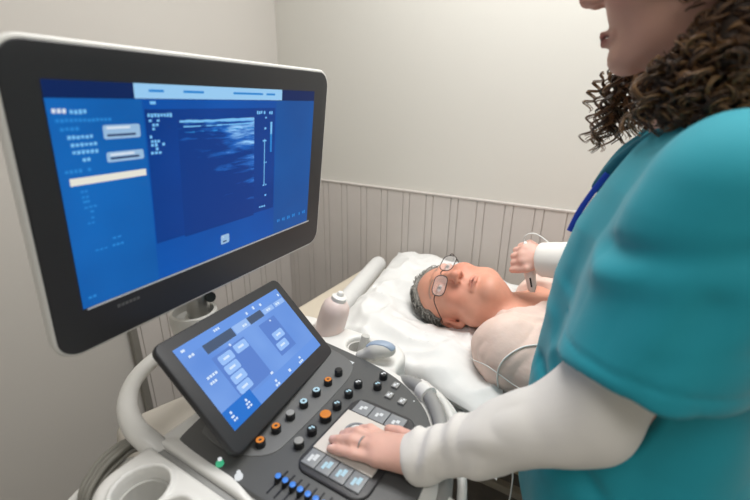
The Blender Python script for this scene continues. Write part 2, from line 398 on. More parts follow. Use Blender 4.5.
MB().lathe([(.0128, -.012), (.0165, -.011), (.0165, .011), (.0128, .012)], gp[13], gp[14]-gp[12], 20).build('handle_clip', WHITE, mach)
# dark control panel
PZ = .9445
poly = chaikin([(-.49, .254), (-.30, .252), (-.15, .258), (-.142, .30), (-.146, .40), (-.165, .462), (-.185, .492), (-.205, .516), (-.240, .5415), (-.288, .565), (-.364, .580), (-.475, .590), (-.52, .592), (-.525, .42), (-.50, .275)], 2)
MB().prism(poly, (0, 0, 0), (0, 0, 1), .92, PZ, .003, 0, ex=(1, 0, 0)).build('control_panel', CHAR, mach)
cp = [o for o in COL.objects if o.name == 'control_panel'][0]
poly2 = chaikin([(-.50, .29), (-.43, .28), (-.385, .287), (-.352, .31), (-.348, .34), (-.353, .50), (-.366, .548), (-.40, .566), (-.5, .58)], 2)
MB().prism(poly2, (0, 0, 0), (0, 0, 1), PZ-.002, PZ+.0018, .0015, 0, ex=(1, 0, 0)).build('raised_strip', CHARL, cp)
ORANGE = LIT('orange_light', (232, 140, 50), .9); LBLUE = LIT('pale_blue_light', (190, 225, 240), .9); GREENL = LIT('green_light', (70, 190, 140), .8); WLIT = LIT('white_light', (235, 238, 240), .9); BLUEL = LIT('blue_light', (70, 140, 235), 1.0)
GCAP = mat('grey_cap', (150, 150, 148), .4)
def knob_mesh(kind, r, h):
    b = MB(); n = 24
    b.lathe([(r, 0), (r, h-.0015), (r-.0012, h), (r*.80, h), (r*.78, h-.0002)], (0, 0, 0), (0, 0, 1), n, 0, caps=False)
    if kind == 'ring': b.lathe([(r*.80, h), (r*.78, h+.0006), (r*.34, h+.0006), (r*.32, h)], (0, 0, 0), (0, 0, 1), n, 1, caps=False); b.lathe([(r*.33, h), (.0001, h-.0005)], (0, 0, 0), (0, 0, 1), n, 0, caps=False)
    elif kind == 'cap': b.lathe([(r*.9, h), (r*.86, h+.0012), (r*.4, h+.0016), (.0001, h+.0016)], (0, 0, 0), (0, 0, 1), n, 1, caps=False)
    else:
        b.lathe([(r*.80, h), (.0001, h)], (0, 0, 0), (0, 0, 1), n, 0, caps=False)
        b.box((r*.12, r*.22, h+.0004), (r*.75, r*.32, .0008), 0, 1); b.box((-r*.2, -r*.3, h+.0004), (r*.5, r*.35, .0008), 0, 1)
    return b
KN = {}
def knob(x, y, kind, lit, r=.0076, h=.011, z=PZ, lab=None):
    key = (kind, lit.name, r)
    if key not in KN:
        o = knob_mesh(kind, r, h).build('knob', [BLACK, lit], cp, origin=(0, 0, 0)); KN[key] = o; o.location = V(x, y, z)-ML
    else: o = copy_part(KN[key], cp, V(x, y, z)-ML)
    if lab: o['label'] = lab
    return o
ZR = PZ+.0016
for y, k, l, lb in ((.510, 'cap', BLACK, 'small all black knob nearest the couch'), (.478, 'ring', ORANGE, None), (.445, 'ring', LBLUE, None), (.4115, 'ring', LBLUE, None), (.379, 'cap', GCAP, None), (.347, 'ring', ORANGE, None), (.3145, 'ring', ORANGE, None)):
    knob(-.378, y, k, l, z=ZR, lab=lb)
for y, k, l, r in ((.503, 'icon', WLIT, .0078), (.473, 'icon', LBLUE, .0078), (.439, 'icon', LBLUE, .0078), (.408, 'cap', ORANGE, .0098), (.374, 'icon', LBLUE, .0078), (.344, 'cap', GCAP, .0078)):
    knob(-.330, y, k, l, r)
knob(-.298, .517, 'icon', LBLUE); knob(-.303, .547, 'icon', WLIT)
# key caps
kb = MB().box((0, 0, .002), (.0125, .0145, .004), .0012); kb.box((-.001, -.002, .0043), (.004, .006, .0006), 0, 1); kb.box((.002, .003, .0043), (.003, .004, .0006), 0, 1)
key0 = None
for x, y in ((-.273, .539), (-.270, .510), (-.244, .508)):
    if key0 is None: key0 = kb.build('key', [GREYP, WLIT], cp, origin=(0, 0, 0)); key0.location = V(x, y, PZ)-ML
    else: copy_part(key0, cp, V(x, y, PZ)-ML)
MB().box((-.381, .554, PZ+.0004), (.011, .010, .0006), .0002).build('panel_marking', WLIT, cp)
MB().lathe([(.0013, 0), (.0011, .0008), (.0001, .0009)], (-.228, .521, PZ), (0, 0, 1), 10).build('indicator_light', WLIT, cp)
for x, y, l in ((-.403, .262, GREENL), (-.364, .261, WLIT)):
    b = MB().lathe([(.0055, 0), (.0055, .003), (.0045, .004), (.0001, .0046)], (x, y, PZ), (0, 0, 1), 20, 0, caps=False); b.lathe([(.0030, .0035), (.0028, .006), (.0001, .0064)], (x-.003, y+.003, PZ), (0, 0, 1), 14, 1, caps=False)
    b.build('lit_button', [l, WLIT], cp)
# slider bank
for i in range(8):
    x = -.3145+i*.0127; b = MB().box((x, .283, PZ+.0002), (.0028, .040, .0008), 0, 0); b.build('slider_slot', BLACK, cp)
    s = MB().box((x, .285, PZ+.0045), (.0068, .010, .009), .0015, 0); s.lathe([(.0040, .009), (.0040, .0102), (.0001, .0106)], (x, .285, PZ), (0, 0, 1), 14, 1, caps=False); s.build('slider', [BLACK, BLUEL], cp)
# trackball module
MC = V(-.2585, .4000, 0); padm = mat('pearl_pad', (214, 208, 200), .3); TILE = mat('grey_tile', (140, 143, 146), .3); RUB = mat('module_rim', (58, 58, 60), .4)
MB().prism(rrect(.116, .168, .022, 8), MC+V(.002, -.005, 0), (0, 0, 1), PZ-.004, PZ+.004, .003, 0, ex=(1, 0, 0)).build('trackball_surround', RUB, cp)
MB().box(MC+V(0, -.005, PZ+.0052), (.100, .090, .003), .001).build('trackball_pad', padm, cp)
tb = MB(); tb.lathe([(.0195, 0), (.0195, .0025), (.017, .003), (.0155, .001)], MC+V(-.010, .004, PZ+.0066), (0, 0, 1), 30, 0, caps=False); tb.sphere(MC+V(-.010, .004, PZ+.003), .0145, 24, 1); tb.build('trackball', [TILE, WHITE], cp)
def padkey(x, y, wd, ht, c0=None):
    b = MB().box((x, y, PZ+.0050), (wd, ht, .0035), .001); g = random.random()
    b.box((x-.003, y-.002, PZ+.0069), (.0045, .012 if c0 else .008, .0006), 0, 1); b.box((x+.003, y+.002, PZ+.0069), (.0055, .011 if c0 else .006, .0006), 0, 1)
    b.build('pad_key', [TILE, c0 or WLIT], cp)
for i in range(3): padkey(MC[0]-.030+i*.030, MC[1]+.0555, .0285, .028)
for i in range(4): padkey(MC[0]-.0365+i*.0243, MC[1]-.0655, .0230, .028, WLIT if i == 0 else LBLUE)

# tilting touch screen
tc_, te, tg, tn = V(-.4692, .4115, 1.0232), V(-.1903, .9796, -.0653), V(.6885, .0857, -.7201), V(.6998, .182, .6907)
tu = -tg
def slabf(b, c, e, n, poly, t0, t1, r, r0=0, m=0): return b.prism(poly, c, n, t0, t1, r, r0, m, ex=e)
tscr = MB(); slabf(tscr, tc_, te, tn, rrect(.305, .192, .014), -.014, 0, .003, .006)
ts = tscr.build('touch_screen', BEZEL, mach)
sup = MB(); sup.prism(rrect(.20, .12, .02), tc_-tn*.014-tu*.015, -tn, 0, .03, .01, 0, ex=te)
sup.tube([tc_-tn*.03-tu*.03, V(-.52, .44, .98), V(-.53, .45, .93)], .03, 16); sup.build('screen_support', BEZEL, ts)
def ui_mat(name, c0, c1, scale, axis=0, strength=1.0):
    m = bpy.data.materials.new(name); m.use_nodes = True; nt = m.node_tree; b = nt.nodes['Principled BSDF']
    b.inputs['Base Color'].default_value = (.004, .005, .008, 1); b.inputs['Roughness'].default_value = .4; b.inputs['Specular IOR Level'].default_value = .2
    t = nt.nodes.new('ShaderNodeTexCoord'); n = nt.nodes.new('ShaderNodeTexNoise'); n.inputs['Scale'].default_value = scale; n.inputs['Detail'].default_value = 2
    r = nt.nodes.new('ShaderNodeValToRGB'); r.color_ramp.elements[0].color = srgb(*c0); r.color_ramp.elements[1].color = srgb(*c1); r.color_ramp.elements[0].position = .3; r.color_ramp.elements[1].position = .7
    nt.links.new(t.outputs['Object'], n.inputs['Vector']); nt.links.new(n.outputs[0], r.inputs[0]); nt.links.new(r.outputs[0], b.inputs['Emission Color']); b.inputs['Emission Strength'].default_value = strength
    return m
def emi(name, c, s=1.0): return ui_mat(name, c, c, 1, 0, s)
def ui_quad(b, c, e, g, n, u0, v0, u1, v1, lift, m):
    p = lambda u, v: c+e*u+g*v+n*lift
    b.quad(p(u0, v1), p(u1, v1), p(u1, v0), p(u0, v0), m)
def ui_poly(b, c, e, g, n, pts, lift, m):
    b.add([c+e*u+g*v+n*lift for u, v in pts], [tuple(range(len(pts)))], m)
TU = [('tile', -.0805, -.0318, -.0500, -.0163), ('tile', -.0440, -.0330, -.0135, -.0175), ('tile', -.0820, -.0143, -.0520, .0011), ('tile', -.0834, .0032, -.0534, .0186), ('tile', -.0855, .0205, -.0555, .036), ('tile', .0417, -.0103, .0717, .0052), ('tile', .0343, .0091, .0643, .0246)]
TX = [(-.1154, -.0172, -.0934, -.0132), (-.1164, -.0081, -.1024, -.0041), (.0449, -.0713, .0509, -.0653), (.0236, -.0685, .0296, -.0635), (.0638, -.0688, .0708, -.0638), (.1207, -.0666, .1267, -.0616), (-.0541, -.0719, -.0401, -.0679), (.0, -.0527, .012, -.0487), (.0699, -.0527, .0829, -.0487), (.1001, -.0526, .1131, -.0486),
      (-.0185, .054, -.0125, .058), (-.0227, .0606, -.0107, .0646), (.0197, .0571, .0277, .0621), (.0594, .0534, .0654, .0574), (.0522, .0606, .0662, .0646), (-.1207, .0421, -.1157, .0461), (-.1232, .0488, -.1152, .0518), (-.1227, .0543, -.1137, .0573), (-.0875, .0436, -.0825, .0476), (-.0905, .0495, -.0805, .0525), (-.0921, .0548, -.0801, .0578), (-.1221, -.0708, -.1131, -.0668), (-.1171, -.0586, -.1051, -.0546), (-.016, .0397, -.008, .0437), (-.0472, -.0392, -.0422, -.0352), (.0592, -.0331, .0642, -.0301)]
mt = [ui_mat('touch_blue', (88, 136, 216), (124, 166, 234), 7, 0, 1.0), emi('touch_tile', (150, 190, 246)), emi('touch_text', (215, 232, 252)), emi('touch_dark', (66, 84, 112)), emi('touch_deep', (30, 112, 205)), emi('touch_bar', (100, 148, 226)), emi('touch_frame', (88, 128, 205)), emi('touch_tab', (150, 186, 240))]
b = MB(); q = lambda *a: ui_quad(b, tc_, te, tg, tn, *a)
L = .0006
q(-.131, -.077, .131, .067, L, 0); q(-.131, -.077, .131, -.060, L+.0002, 5); q(-.131, .046, .131, .067, L+.0002, 5)
q(-.088, -.060, -.022, -.044, L+.0004, 3); q(-.020, -.060, .018, -.045, L+.0004, 7); q(.018, -.059, .058, -.045, L+.0004, 3); q(.060, -.056, .092, -.046, L+.0004, 7); q(.096, -.056, .128, -.046, L+.0004, 7)
q(-.0885, -.036, -.012, .041, L+.0002, 6); q(.030, -.036, .078, .032, L+.0002, 6)
q(-.131, .036, -.068, .067, L+.0004, 4)
for _, a, c, d, e_ in TU:
    pl = [((a+d)/2+x, (c+e_)/2+y) for x, y in rrect(d-a, e_-c, .003, 3)][::-1]; ui_poly(b, tc_, te, tg, tn, pl, L+.0005, 1)
    q((a+d)/2-.007, (c+e_)/2-.0018, (a+d)/2+.006, (c+e_)/2+.0018, L+.0007, 2)
for a, c, d, e_ in TX:
    n_ = max(1, int((d-a)/.0045)); wd = (d-a)/n_
    for i in range(n_): q(a+i*wd, c, a+(i+.75)*wd, e_, L+.0008, 2)
b.build('screen', mt, ts, None)

# big monitor
mc, me_, mg, mn = V(-.5188, .4199, 1.3017), V(-.0619, .9981, .0068), V(-.1295, -.0012, -.9916), V(.9896, .0623, -.1294)
mu = -mg
mo = MB(); mo.prism(rrect(.520, .349, .026, 8), mc, mn, -.006, 0, .002, 0, ex=me_)
mon = mo.build('monitor', BEZEL, mach)
sh = MB(); sh.prism(rrect(.528, .357, .030, 8), mc, mn, -.026, -.0015, .003, .018, ex=me_)
sh.prism(rrect(.34, .22, .04, 8), mc, mn, -.062, -.025, 0, .02, ex=me_); sh.build('monitor_shell', WHITE, mon)
UI = [('bar',-.1361,-.1407,.1237,-.1241),('white',-.2231,-.1135,-.2091,-.1087),('lt',-.207,-.1128,-.1896,-.1079),('mid',-.2214,-.1038,-.1603,-.0998),('mid',-.2186,-.0953,-.1994,-.0912),('btn',-.1765,-.0959,-.1333,-.0804),('btn2',-.1763,-.0662,-.1318,-.0546),('lt',-.2132,-.0868,-.1823,-.0827),('lt',-.2111,-.0787,-.1835,-.0746),('lt',-.2108,-.0711,-.1833,-.0669),('lt',-.2019,-.0628,-.1928,-.0585),('mid',-.2212,-.0515,-.1938,-.0473),('cream',-.2181,-.0418,-.131,-.0337),('lt',-.1222,-.1075,-.0879,-.1022),('lt',-.1213,-.1003,-.1054,-.0967),('lt',-.1219,-.0952,-.1075,-.0917),('lt',-.1224,-.0905,-.1128,-.0869),('lt',-.1218,-.0814,-.1138,-.0771),('lt',-.1207,-.0761,-.1077,-.0719),('lt',-.1211,-.0715,-.1007,-.0672),('lt',-.1201,-.0665,-.1103,-.0622),('lt',-.1222,-.0616,-.1064,-.0573),('lt',.064,-.1079,.0772,-.1025),('lt',.0797,-.1077,.0899,-.1022),('lt',.0925,-.1075,.1022,-.102),('lt',.0820,-.0627,.0838,.0144),('lt',.0781,-.0615,.0885,-.059),('lt',.0796,.0141,.0905,.0169),('lt',.0814,-.0251,.0895,-.0226),('lt',.0712,.0519,.0878,.0556),('lt',.0964,-.09,.1008,-.0701),('mid',.0964,-.0701,.1008,-.0401),('lt',.0819,-.0816,.0863,-.0784),('lt',.0845,.033,.0892,.0357),('lt',.0832,-.0983,.0875,-.0958),('btn',-.0158,.0824,.0017,.0982),('lt',-.1176,-.1211,-.1098,-.1177),('mid',.1204,.0887,.1287,.0959),('mid',.135,.0888,.1435,.0961),('mid',.15,.0888,.1589,.0961),('mid',.1656,.0888,.1747,.0963),('mid',.1817,.0888,.1911,.0964),('mid',.1983,.0888,.208,.0966),('mid',-.2092,-.0273,-.2009,-.0248),('mid',-.2089,-.021,-.1963,-.0185),('mid',-.2085,-.0156,-.2012,-.0131),('mid',-.2082,-.0089,-.1933,-.0064),('mid',-.2078,-.0033,-.1972,-.0008),('mid',-.2076,.0038,-.198,.0064),('mid',-.2072,.0099,-.1986,.0125),('mid',-.2039,.0449,-.1885,.0474),('mid',-.1839,.0442,-.1687,.0475),('mid',-.2201,.1013,-.2096,.1051),('mid',-.1826,.0352,-.1702,.0377)]
def us_mat():
    m = bpy.data.materials.new('ultrasound_picture'); m.use_nodes = True; nt = m.node_tree; bs = nt.nodes['Principled BSDF']
    bs.inputs['Base Color'].default_value = (.004, .005, .008, 1); bs.inputs['Roughness'].default_value = .4; bs.inputs['Specular IOR Level'].default_value = .2
    t = nt.nodes.new('ShaderNodeTexCoord'); mp = nt.nodes.new('ShaderNodeMapping'); nt.links.new(t.outputs['Object'], mp.inputs[0])
    mp.inputs['Scale'].default_value = (1, 14, 120); mp.inputs['Rotation'].default_value = (radians(-8), 0, 0)
    n = nt.nodes.new('ShaderNodeTexNoise'); n.inputs['Scale'].default_value = 1; n.inputs['Detail'].default_value = 5; n.inputs['Roughness'].default_value = .65; nt.links.new(mp.outputs[0], n.inputs['Vector'])
    sp = nt.nodes.new('ShaderNodeSeparateXYZ'); nt.links.new(t.outputs['Object'], sp.inputs[0])
    # echoes are denser towards the right side and the top of the scan
    gy = nt.nodes.new('ShaderNodeMapRange'); gy.inputs[1].default_value = -.10; gy.inputs[2].default_value = .085; gy.inputs[3].default_value = -.22; gy.inputs[4].default_value = .12; nt.links.new(sp.outputs[1], gy.inputs[0])
    gz = nt.nodes.new('ShaderNodeMapRange'); gz.inputs[1].default_value = 1.22; gz.inputs[2].default_value = 1.40; gz.inputs[3].default_value = -.32; gz.inputs[4].default_value = .06; nt.links.new(sp.outputs[2], gz.inputs[0])
    a1 = nt.nodes.new('ShaderNodeMath'); a1.operation = 'ADD'; nt.links.new(n.outputs[0], a1.inputs[0]); nt.links.new(gy.outputs[0], a1.inputs[1])
    a2 = nt.nodes.new('ShaderNodeMath'); a2.operation = 'ADD'; nt.links.new(a1.outputs[0], a2.inputs[0]); nt.links.new(gz.outputs[0], a2.inputs[1])
    r = nt.nodes.new('ShaderNodeValToRGB'); r.color_ramp.elements[0].color = srgb(0, 54, 132); r.color_ramp.elements[0].position = .46; r.color_ramp.elements[1].color = srgb(150, 205, 250); r.color_ramp.elements[1].position = .74
    e = r.color_ramp.elements.new(.58); e.color = srgb(24, 100, 190)
    nt.links.new(a2.outputs[0], r.inputs[0]); nt.links.new(r.outputs[0], bs.inputs['Emission Color']); bs.inputs['Emission Strength'].default_value = 1
    return m
mm = [ui_mat('monitor_blue', (0, 68, 150), (0, 84, 174), 5), emi('monitor_dark', (4, 32, 86)), ui_mat('monitor_side', (6, 86, 162), (14, 102, 184), 7), us_mat(), emi('monitor_bar', (150, 200, 238)), emi('monitor_white', (215, 225, 238)), emi('monitor_light', (120, 190, 240)), emi('monitor_mid', (40, 132, 208)), emi('monitor_button', (150, 185, 218)), emi('monitor_cream', (228, 226, 214)), emi('monitor_line', (40, 60, 100)), ui_mat('scan_field', (0, 50, 124), (0, 62, 146), 6), ui_mat('monitor_rside', (8, 74, 146), (14, 86, 162), 6)]
ix = dict(bar=4, white=5, lt=6, mid=7, btn=8, btn2=8, cream=9)
b = MB(); q = lambda *a: ui_quad(b, mc, me_, mg, mn, *a); L = .0006
q(-.2275, -.1405, .2165, .116, L, 0); q(-.2275, -.1405, .2165, -.1235, L+.0002, 1); q(-.2275, -.1235, -.1275, .116, L+.0002, 2); q(.1105, -.1235, .2165, .116, L+.0002, 12)
q(-.1255, -.112, .1085, .062, L+.0003, 11); q(-.0815, -.098, .0585, .065, L+.0004, 3)
for nm, a, c, d, e_ in UI:
    if nm in ('lt', 'mid', 'white') and (d-a) > .008 and e_-c < .02:
        n_ = max(2, int((d-a)/.0042)); wd = (d-a)/n_
        for i in range(n_):
            if random.random() < .9: q(a+i*wd, c+(e_-c)*.15*random.random(), a+(i+.72)*wd, e_-(e_-c)*.2*random.random(), L+.0008, ix[nm])
    elif nm in ('btn', 'btn2'):
        pl = [((a+d)/2+x, (c+e_)/2+y) for x, y in rrect(d-a, e_-c, .0025, 3)][::-1]; ui_poly(b, mc, me_, mg, mn, pl, L+.0007, 8)
        q(a+.004, e_-.0055, d-.006, e_-.003, L+.0009, 10); q(a+.004, c+.002, d-.012, c+.0045, L+.0009, 5)
    else: q(a, c, d, e_, L+.0006, ix[nm])
for nm, a, c, d, e_ in [('b3',-.0783,-.0983,.0577,-.0935),('b3',-.0732,-.0908,.0578,-.0884),('b2',-.071,-.0837,-.0165,-.0812),('b2',-.0098,-.0838,.0578,-.0813)]:
    n_ = 14; wd = (d-a)/n_
    for i in range(n_):
        if nm == 'b3' or random.random() < .75: q(a+i*wd, c+random.random()*.0012, a+(i+1)*wd, e_-random.random()*.0015, L+.0007, 6 if nm == 'b3' else 7)
for u in (-.118, -.07, .015, .045, .085): q(u, -.1345, u+.03*random.random()+.012, -.1315, L+.0009, 7)
b.build('screen', mm, mon, None)
SIL = mat('silver_line', (205, 210, 216), .3, .1); LETT = mat('dim_lettering', (96, 97, 98), .5)
b = MB(); b.box(mc+mg*.1178+mn*.0006, (.446, .0022, .0016), 0, 0, ex=me_, ez=mn); b.build('trim_line', SIL, mon)
b = MB()
for i in range(6): b.box(mc+me_*(-.186+i*.0052)+mg*.131+mn*.0004, (.0040, .0042, .0006), 0, 0, ex=me_, ez=mn)
b.build('bezel_lettering', LETT, mon)
# monitor arm
b = MB(); b.tube([(-.585, .385, .90), (-.585, .385, 1.07)], .024, 20); b.build('arm_post', WHITE, mach)
b = MB(); b.tube([(-.585, .385, 1.06), (-.585, .385, 1.17)], .019, 20); b.tube(smooth_path([(-.585, .385, 1.16), (-.60, .39, 1.22), (-.605, .41, 1.27), (-.59, .42, 1.30)], 5), .02, 14); b.build('arm_joint', SILVER, mach)
b = MB(); b.lathe([(.020, 0), (.036, .002), (.040, .03), (.038, .042), (.033, .043), (.031, .03), (.020, .02)], (-.585, .375, 1.04), (0, 0, 1), 28, caps=False); b.build('arm_collar', WHITE, mach)
b = MB(); b.lathe([(.009, -.004), (.009, .004)], (-.565, .396, 1.105), (.9, -.2, .2), 16); b.build('joint_knob', DARKM, mach)
# rear body, column, base, casters
b = MB(); b.box((-.60, .42, .60), (.32, .36, .40), .03, 0, ex=(.95, -.30, 0)); b.build('rear_body', BEIGEP, mach)
b = MB(); b.tube([(-.40, .40, .25), (-.37, .40, .55), (-.36, .40, .875)], [.10, .085, .11], 24, flat=.8); b.build('column', WHITE, mach)
b = MB(); b.box((-.46, .40, .20), (.56, .40, .14), .05, 0); b.build('base', LGREY, mach)
for x in (-.68, -.24):
    for y in (.24, .56):
        c = MB().lathe([(.055, -.018), (.062, -.012), (.062, .012), (.055, .018)], (x, y, .062), (0, 1, 0), 24); c.box((x, y, .115), (.05, .055, .04), .01, 1); c.build('caster', [BLACK, GREYP], mach)
b = MB(); b.box((-.45, .41, .915), (.12, .24, .03), .008); b.build('panel_plinth', BEZEL, mach)

# cables looped over the side hook
CABM = mat('grey_cable', (140, 138, 130), .55); hookp = smooth_path([(-.555, .22, .90), (-.59, .20, .885), (-.60, .165, .87), (-.585, .13, .865), (-.54, .118, .865), (-.50, .13, .87)], 6)
MB().tube(hookp, .008, 10).build('cable_hook', WHITE, mach)
cb = MB()
for i in range(9):
    a = random.uniform(-1, 1)*.010; z = random.uniform(-.004, .016); k = random.uniform(.9, 1.1)
    p = smooth_path([(-.545+a, .255, .78), (-.562+a, .262, .88+z), (-.572+a*.6, .235, .908+z), (-.576+a, .205, .907+z), (-.572+a, .175, .897+z), (-.562+a, .15, .872+z), (-.55+a, .145, .80), (-.53+a, .15, .60*k), (-.54+a, .20, .50*k), (-.55+a, .25, .60*k), (-.545+a, .255, .78)], 6)
    cb.tube(p, .0042, 7)
tag(cb.build('cable_bundle', CABM, None, 60, origin=(-.56, .2, .5)), 'bundle of looped grey cables hung on the machine beside the cup wells', 'cable')

# gel bottle in the rear well
GEL = mat('milky_bottle', (226, 208, 202), .35, sss=.3, sssc=(.6, .4, .35)); CAPW = mat('bottle_cap', (235, 233, 228), .4)
gb = root('gel_bottle', 'pale pink squeeze bottle with a white cap standing in the console corner well', 'bottle', (-.512, .648, .8875))
bt = (-.49, .655, 1.005); bd = V(.26, .16, 1.0); bd = bd/np.linalg.norm(bd); bo = V(-.516, .640, .8885)
MB().lathe([(0.0011, 0.0000), (0.0264, 0.0011), (0.0314, 0.0066), (0.0330, 0.0330), (0.0330, 0.0770), (0.0324, 0.0990), (0.0297, 0.1133), (0.0220, 0.1232), (0.0132, 0.1276)], bo, bd, 28).build('bottle_body', GEL, gb)
MB().lathe([(0.0143, 0.1243), (0.0171, 0.1260), (0.0171, 0.1342), (0.0132, 0.1370), (0.0083, 0.1381), (0.0077, 0.1430), (0.0055, 0.1463), (0.0011, 0.1474)], bo, bd, 24).build('bottle_cap', CAPW, gb)
# probe insert in the small well and convex probe resting in the recess
PRG = mat('probe_grey', (205, 203, 196), .35); PRB = mat('probe_face', (150, 166, 186), .35)
tag(MB().tube([(-.408, .632, .889), (-.406, .634, .92), (-.400, .640, .955)], [.010, .0105, .009], 14).build('probe', LGREY, None, 40, origin=(-.408, .632, .889)), 'slim grey probe standing upright in the small round console well', 'probe')
def shell_probe(P):
    d = ellipsoid(P, (-.342, .606, .960), (.029, .018, .017), RP); d = smin(d, capsule(P, (-.355, .597, .954), (-.380, .588, .943), .0135, .010), .012); return d
a_ = radians(25); RP = np.array([[cos(a_), -sin(a_), 0], [sin(a_), cos(a_), 0], [0, 0, 1]])
vs, fs = sdf_mesh(shell_probe, (-.41, .56, .91), (-.27, .68, 1.01), .002)
cp_ = root('convex_probe', 'rounded convex probe with a blue grey face lying on the console rim', 'probe', (-.345, .604, .945))
fc = vs[fs].mean(1); mi = ((fc[:, 2] > .966+.0*fc[:, 0])).astype(int)
link_mesh('probe_body', vs, fs, PRG, cp_, None)
def face_s(P): return np.maximum(np.maximum(shell_probe(P)-.0012, -(shell_probe(P)+.004)), np.maximum(.964-P[:, 2], np.abs((P[:, 1]-.606)-.3*(P[:, 0]+.342))-.010))
vs, fs = sdf_mesh(face_s, (-.41, .56, .91), (-.27, .68, 1.01), .002); link_mesh('probe_face', vs, fs, PRB, cp_, None)['label'] = 'blue grey curved face'

# ------------------------------------------------------------ people
SKIN_B = mat('man_skin', (222, 165, 142), .5, attr='tint', sss=.12, bump=('noise', 260, .10, .001), vary=.04, vscale=40)
SKIN_W = mat('woman_skin', (222, 175, 158), .5, attr='tint', sss=.12, bump=('noise', 260, .06, .001), vary=.03, vscale=40)
TEAL = mat('teal_scrub_cloth', (22, 158, 176), .75, bump=('noise', 700, .08, .001), sheen=.15, vary=.04, vscale=9)
TEALD = mat('teal_collar_band', (14, 104, 122), .75, bump=('noise', 700, .08, .001))
KNIT = mat('white_knit', (236, 232, 226), .85, bump=('wave', 160, .10, .001), sheen=.2)
GOWN = mat('sheer_gown', (228, 204, 192), .7, sss=.2, sssc=(.8, .5, .4), bump=('noise', 45, .4, .004))
TROU = mat('grey_trousers', (96, 100, 108), .8); SHOE = mat('white_shoe', (225, 225, 222), .5)
HEADK = dict()
def head_sdf(Q, male):
    nz = 0 if male else .009; mz = 0 if male else -.006
    X = Q[:, 0].copy(); Qm = Q.copy(); Qm[:, 0] = np.abs(X)          # mirrored halves
    d = ellipsoid(Q, (0, -.016, .028), (.0745, .094, .089))
    d = smin(d, ellipsoid(Q, (0, .030, -.035), (.060, .061, .086)), .03)
    jw = .052 if male else .047
    d = smin(d, capsule(Qm, (jw, .0, -.060), (.016, .066, -.103), .020, .016), .025)
    d = smin(d, sphere(Q, (0, .073, -.104), .018), .02)
    d = smin(d, sphere(Qm, (.038, .060, -.024), .025), .025)
    d = smin(d, capsule(Qm, (.004, .086, .031), (.040, .072, .030), .010, .009), .018)
    d = smin(d, capsule(Q, (0, .086, .020), (0, .109, -.024+nz), .0075, .0105), .014)
    d = smin(d, sphere(Q, (0, .1125-nz*.3, -.029+nz), .0108), .008)
    d = smin(d, ellipsoid(Qm, (.0125, .101, -.0345+nz), (.0075, .010, .0078)), .008)
    d = smax(d, -sphere(Qm, (.0315, .104, .012), .0145), .014)
    d = smin(d, ellipsoid(Qm, (.0315, .0805, .010), (.0150, .0120, .0105)), .004)
    d = smax(d, -ellipsoid(Qm, (.0315, .097, .0095), (.0115, .0075, .0016)), .003)
    d = smax(d, -sphere(Qm, (.0062, .105, -.042+nz), .0042), .003)
    lr = .0036 if male else .0057
    if male: d = smax(d, -capsule(Qm, (.017, .100, -.036), (.030, .089, -.064), .0028), .008)
    d = smin(d, capsule(Qm, (.0, .0955, -.0625+mz), (.021, .083, -.067+mz), lr, .0030), .006)
    d = smin(d, capsule(Qm, (.0, .0940, -.0725+mz), (.019, .083, -.069+mz), lr+.0007, .0030), .006)
    d = smax(d, -ellipsoid(Qm, (0, .098, -.0672+mz), (.024, .014, .0006 if male else .0012)), .003)
    ear = ellipsoid(Qm, (.0775, -.014, -.006), (.0085, .019, .031)); ear = smax(ear, -sphere(Qm, (.0885, -.010, -.003), .0115), .006); ear = smin(ear, sphere(Qm, (.0755, -.006, -.034), .008), .008)
    d = smin(d, ear, .006)
    return d
def head_tint(Q, base, lip, brow, flush, iris, lipk=.8, mz=0.0):
    Qm = Q.copy(); Qm[:, 0] = np.abs(Q[:, 0]); C = np.tile(np.array(base[:3]), (len(Q), 1)).astype(np.float32)
    def mix(mask, col): C[:] = C*(1-mask[:, None])+np.array(col[:3])*mask[:, None]
    g = lambda c, r, k=2: np.exp(-((((Qm-A3(c))/A3(r))**2).sum(1))**k)
    mix(g((.04, .07, -.03), (.03, .04, .025), 1)*.55, flush); mix(g((0, .112, -.03), (.016, .02, .016), 1)*.55, flush); mix(g((.08, -.01, -.005), (.02, .03, .04), 1)*.5, flush)
    mix(g((0, .096, -.0675+mz), (.0215, .02, .0085))*lipk, lip)
    mix(g((0, .10, -.0672+mz), (.020, .02, .0016))*.7, (.06, .02, .02)); mix(g((.006, .106, -.042), (.0036, .008, .0036))*.9, (.05, .015, .012))
    t = np.clip((Qm[:, 0]-.012)/.036, 0, 1); zz = .034+.008*np.sin(t*2.4); mk = np.exp(-((Qm[:, 2]-zz)/.0042)**2)*(Qm[:, 0] > .012)*(Qm[:, 0] < .050)*(Q[:, 1] > .05)
    mix(mk*.75, brow)
    mix(g((.0315, .09, .0095), (.0110, .012, .0050), 3)*.95, (.62, .58, .55)); mix(g((.0315, .092, .0095), (.0048, .012, .0048), 3), iris)
    mix(np.exp(-((Qm[:, 2]-.0155)/.0016)**2)*(np.abs(Qm[:, 0]-.0315) < .012)*(Q[:, 1] > .078)*.7, (.06, .03, .025))
    return C
class Pose:
    def __init__(s, R, t, k=1.0): s.R = np.array(R, float); s.t = np.array(t, float); s.k = k     # columns: right, forward, up
    def loc(s, P): return (((P-A3(s.t))@A3(s.R))/s.k).astype(np.float32)
    def w(s, p): return s.R@(np.asarray(p, float)*s.k)+s.t
def finger(P, pts, r): return chain(P, pts, [r, r*.95, r*.86, r*.78][:len(pts)], .003)

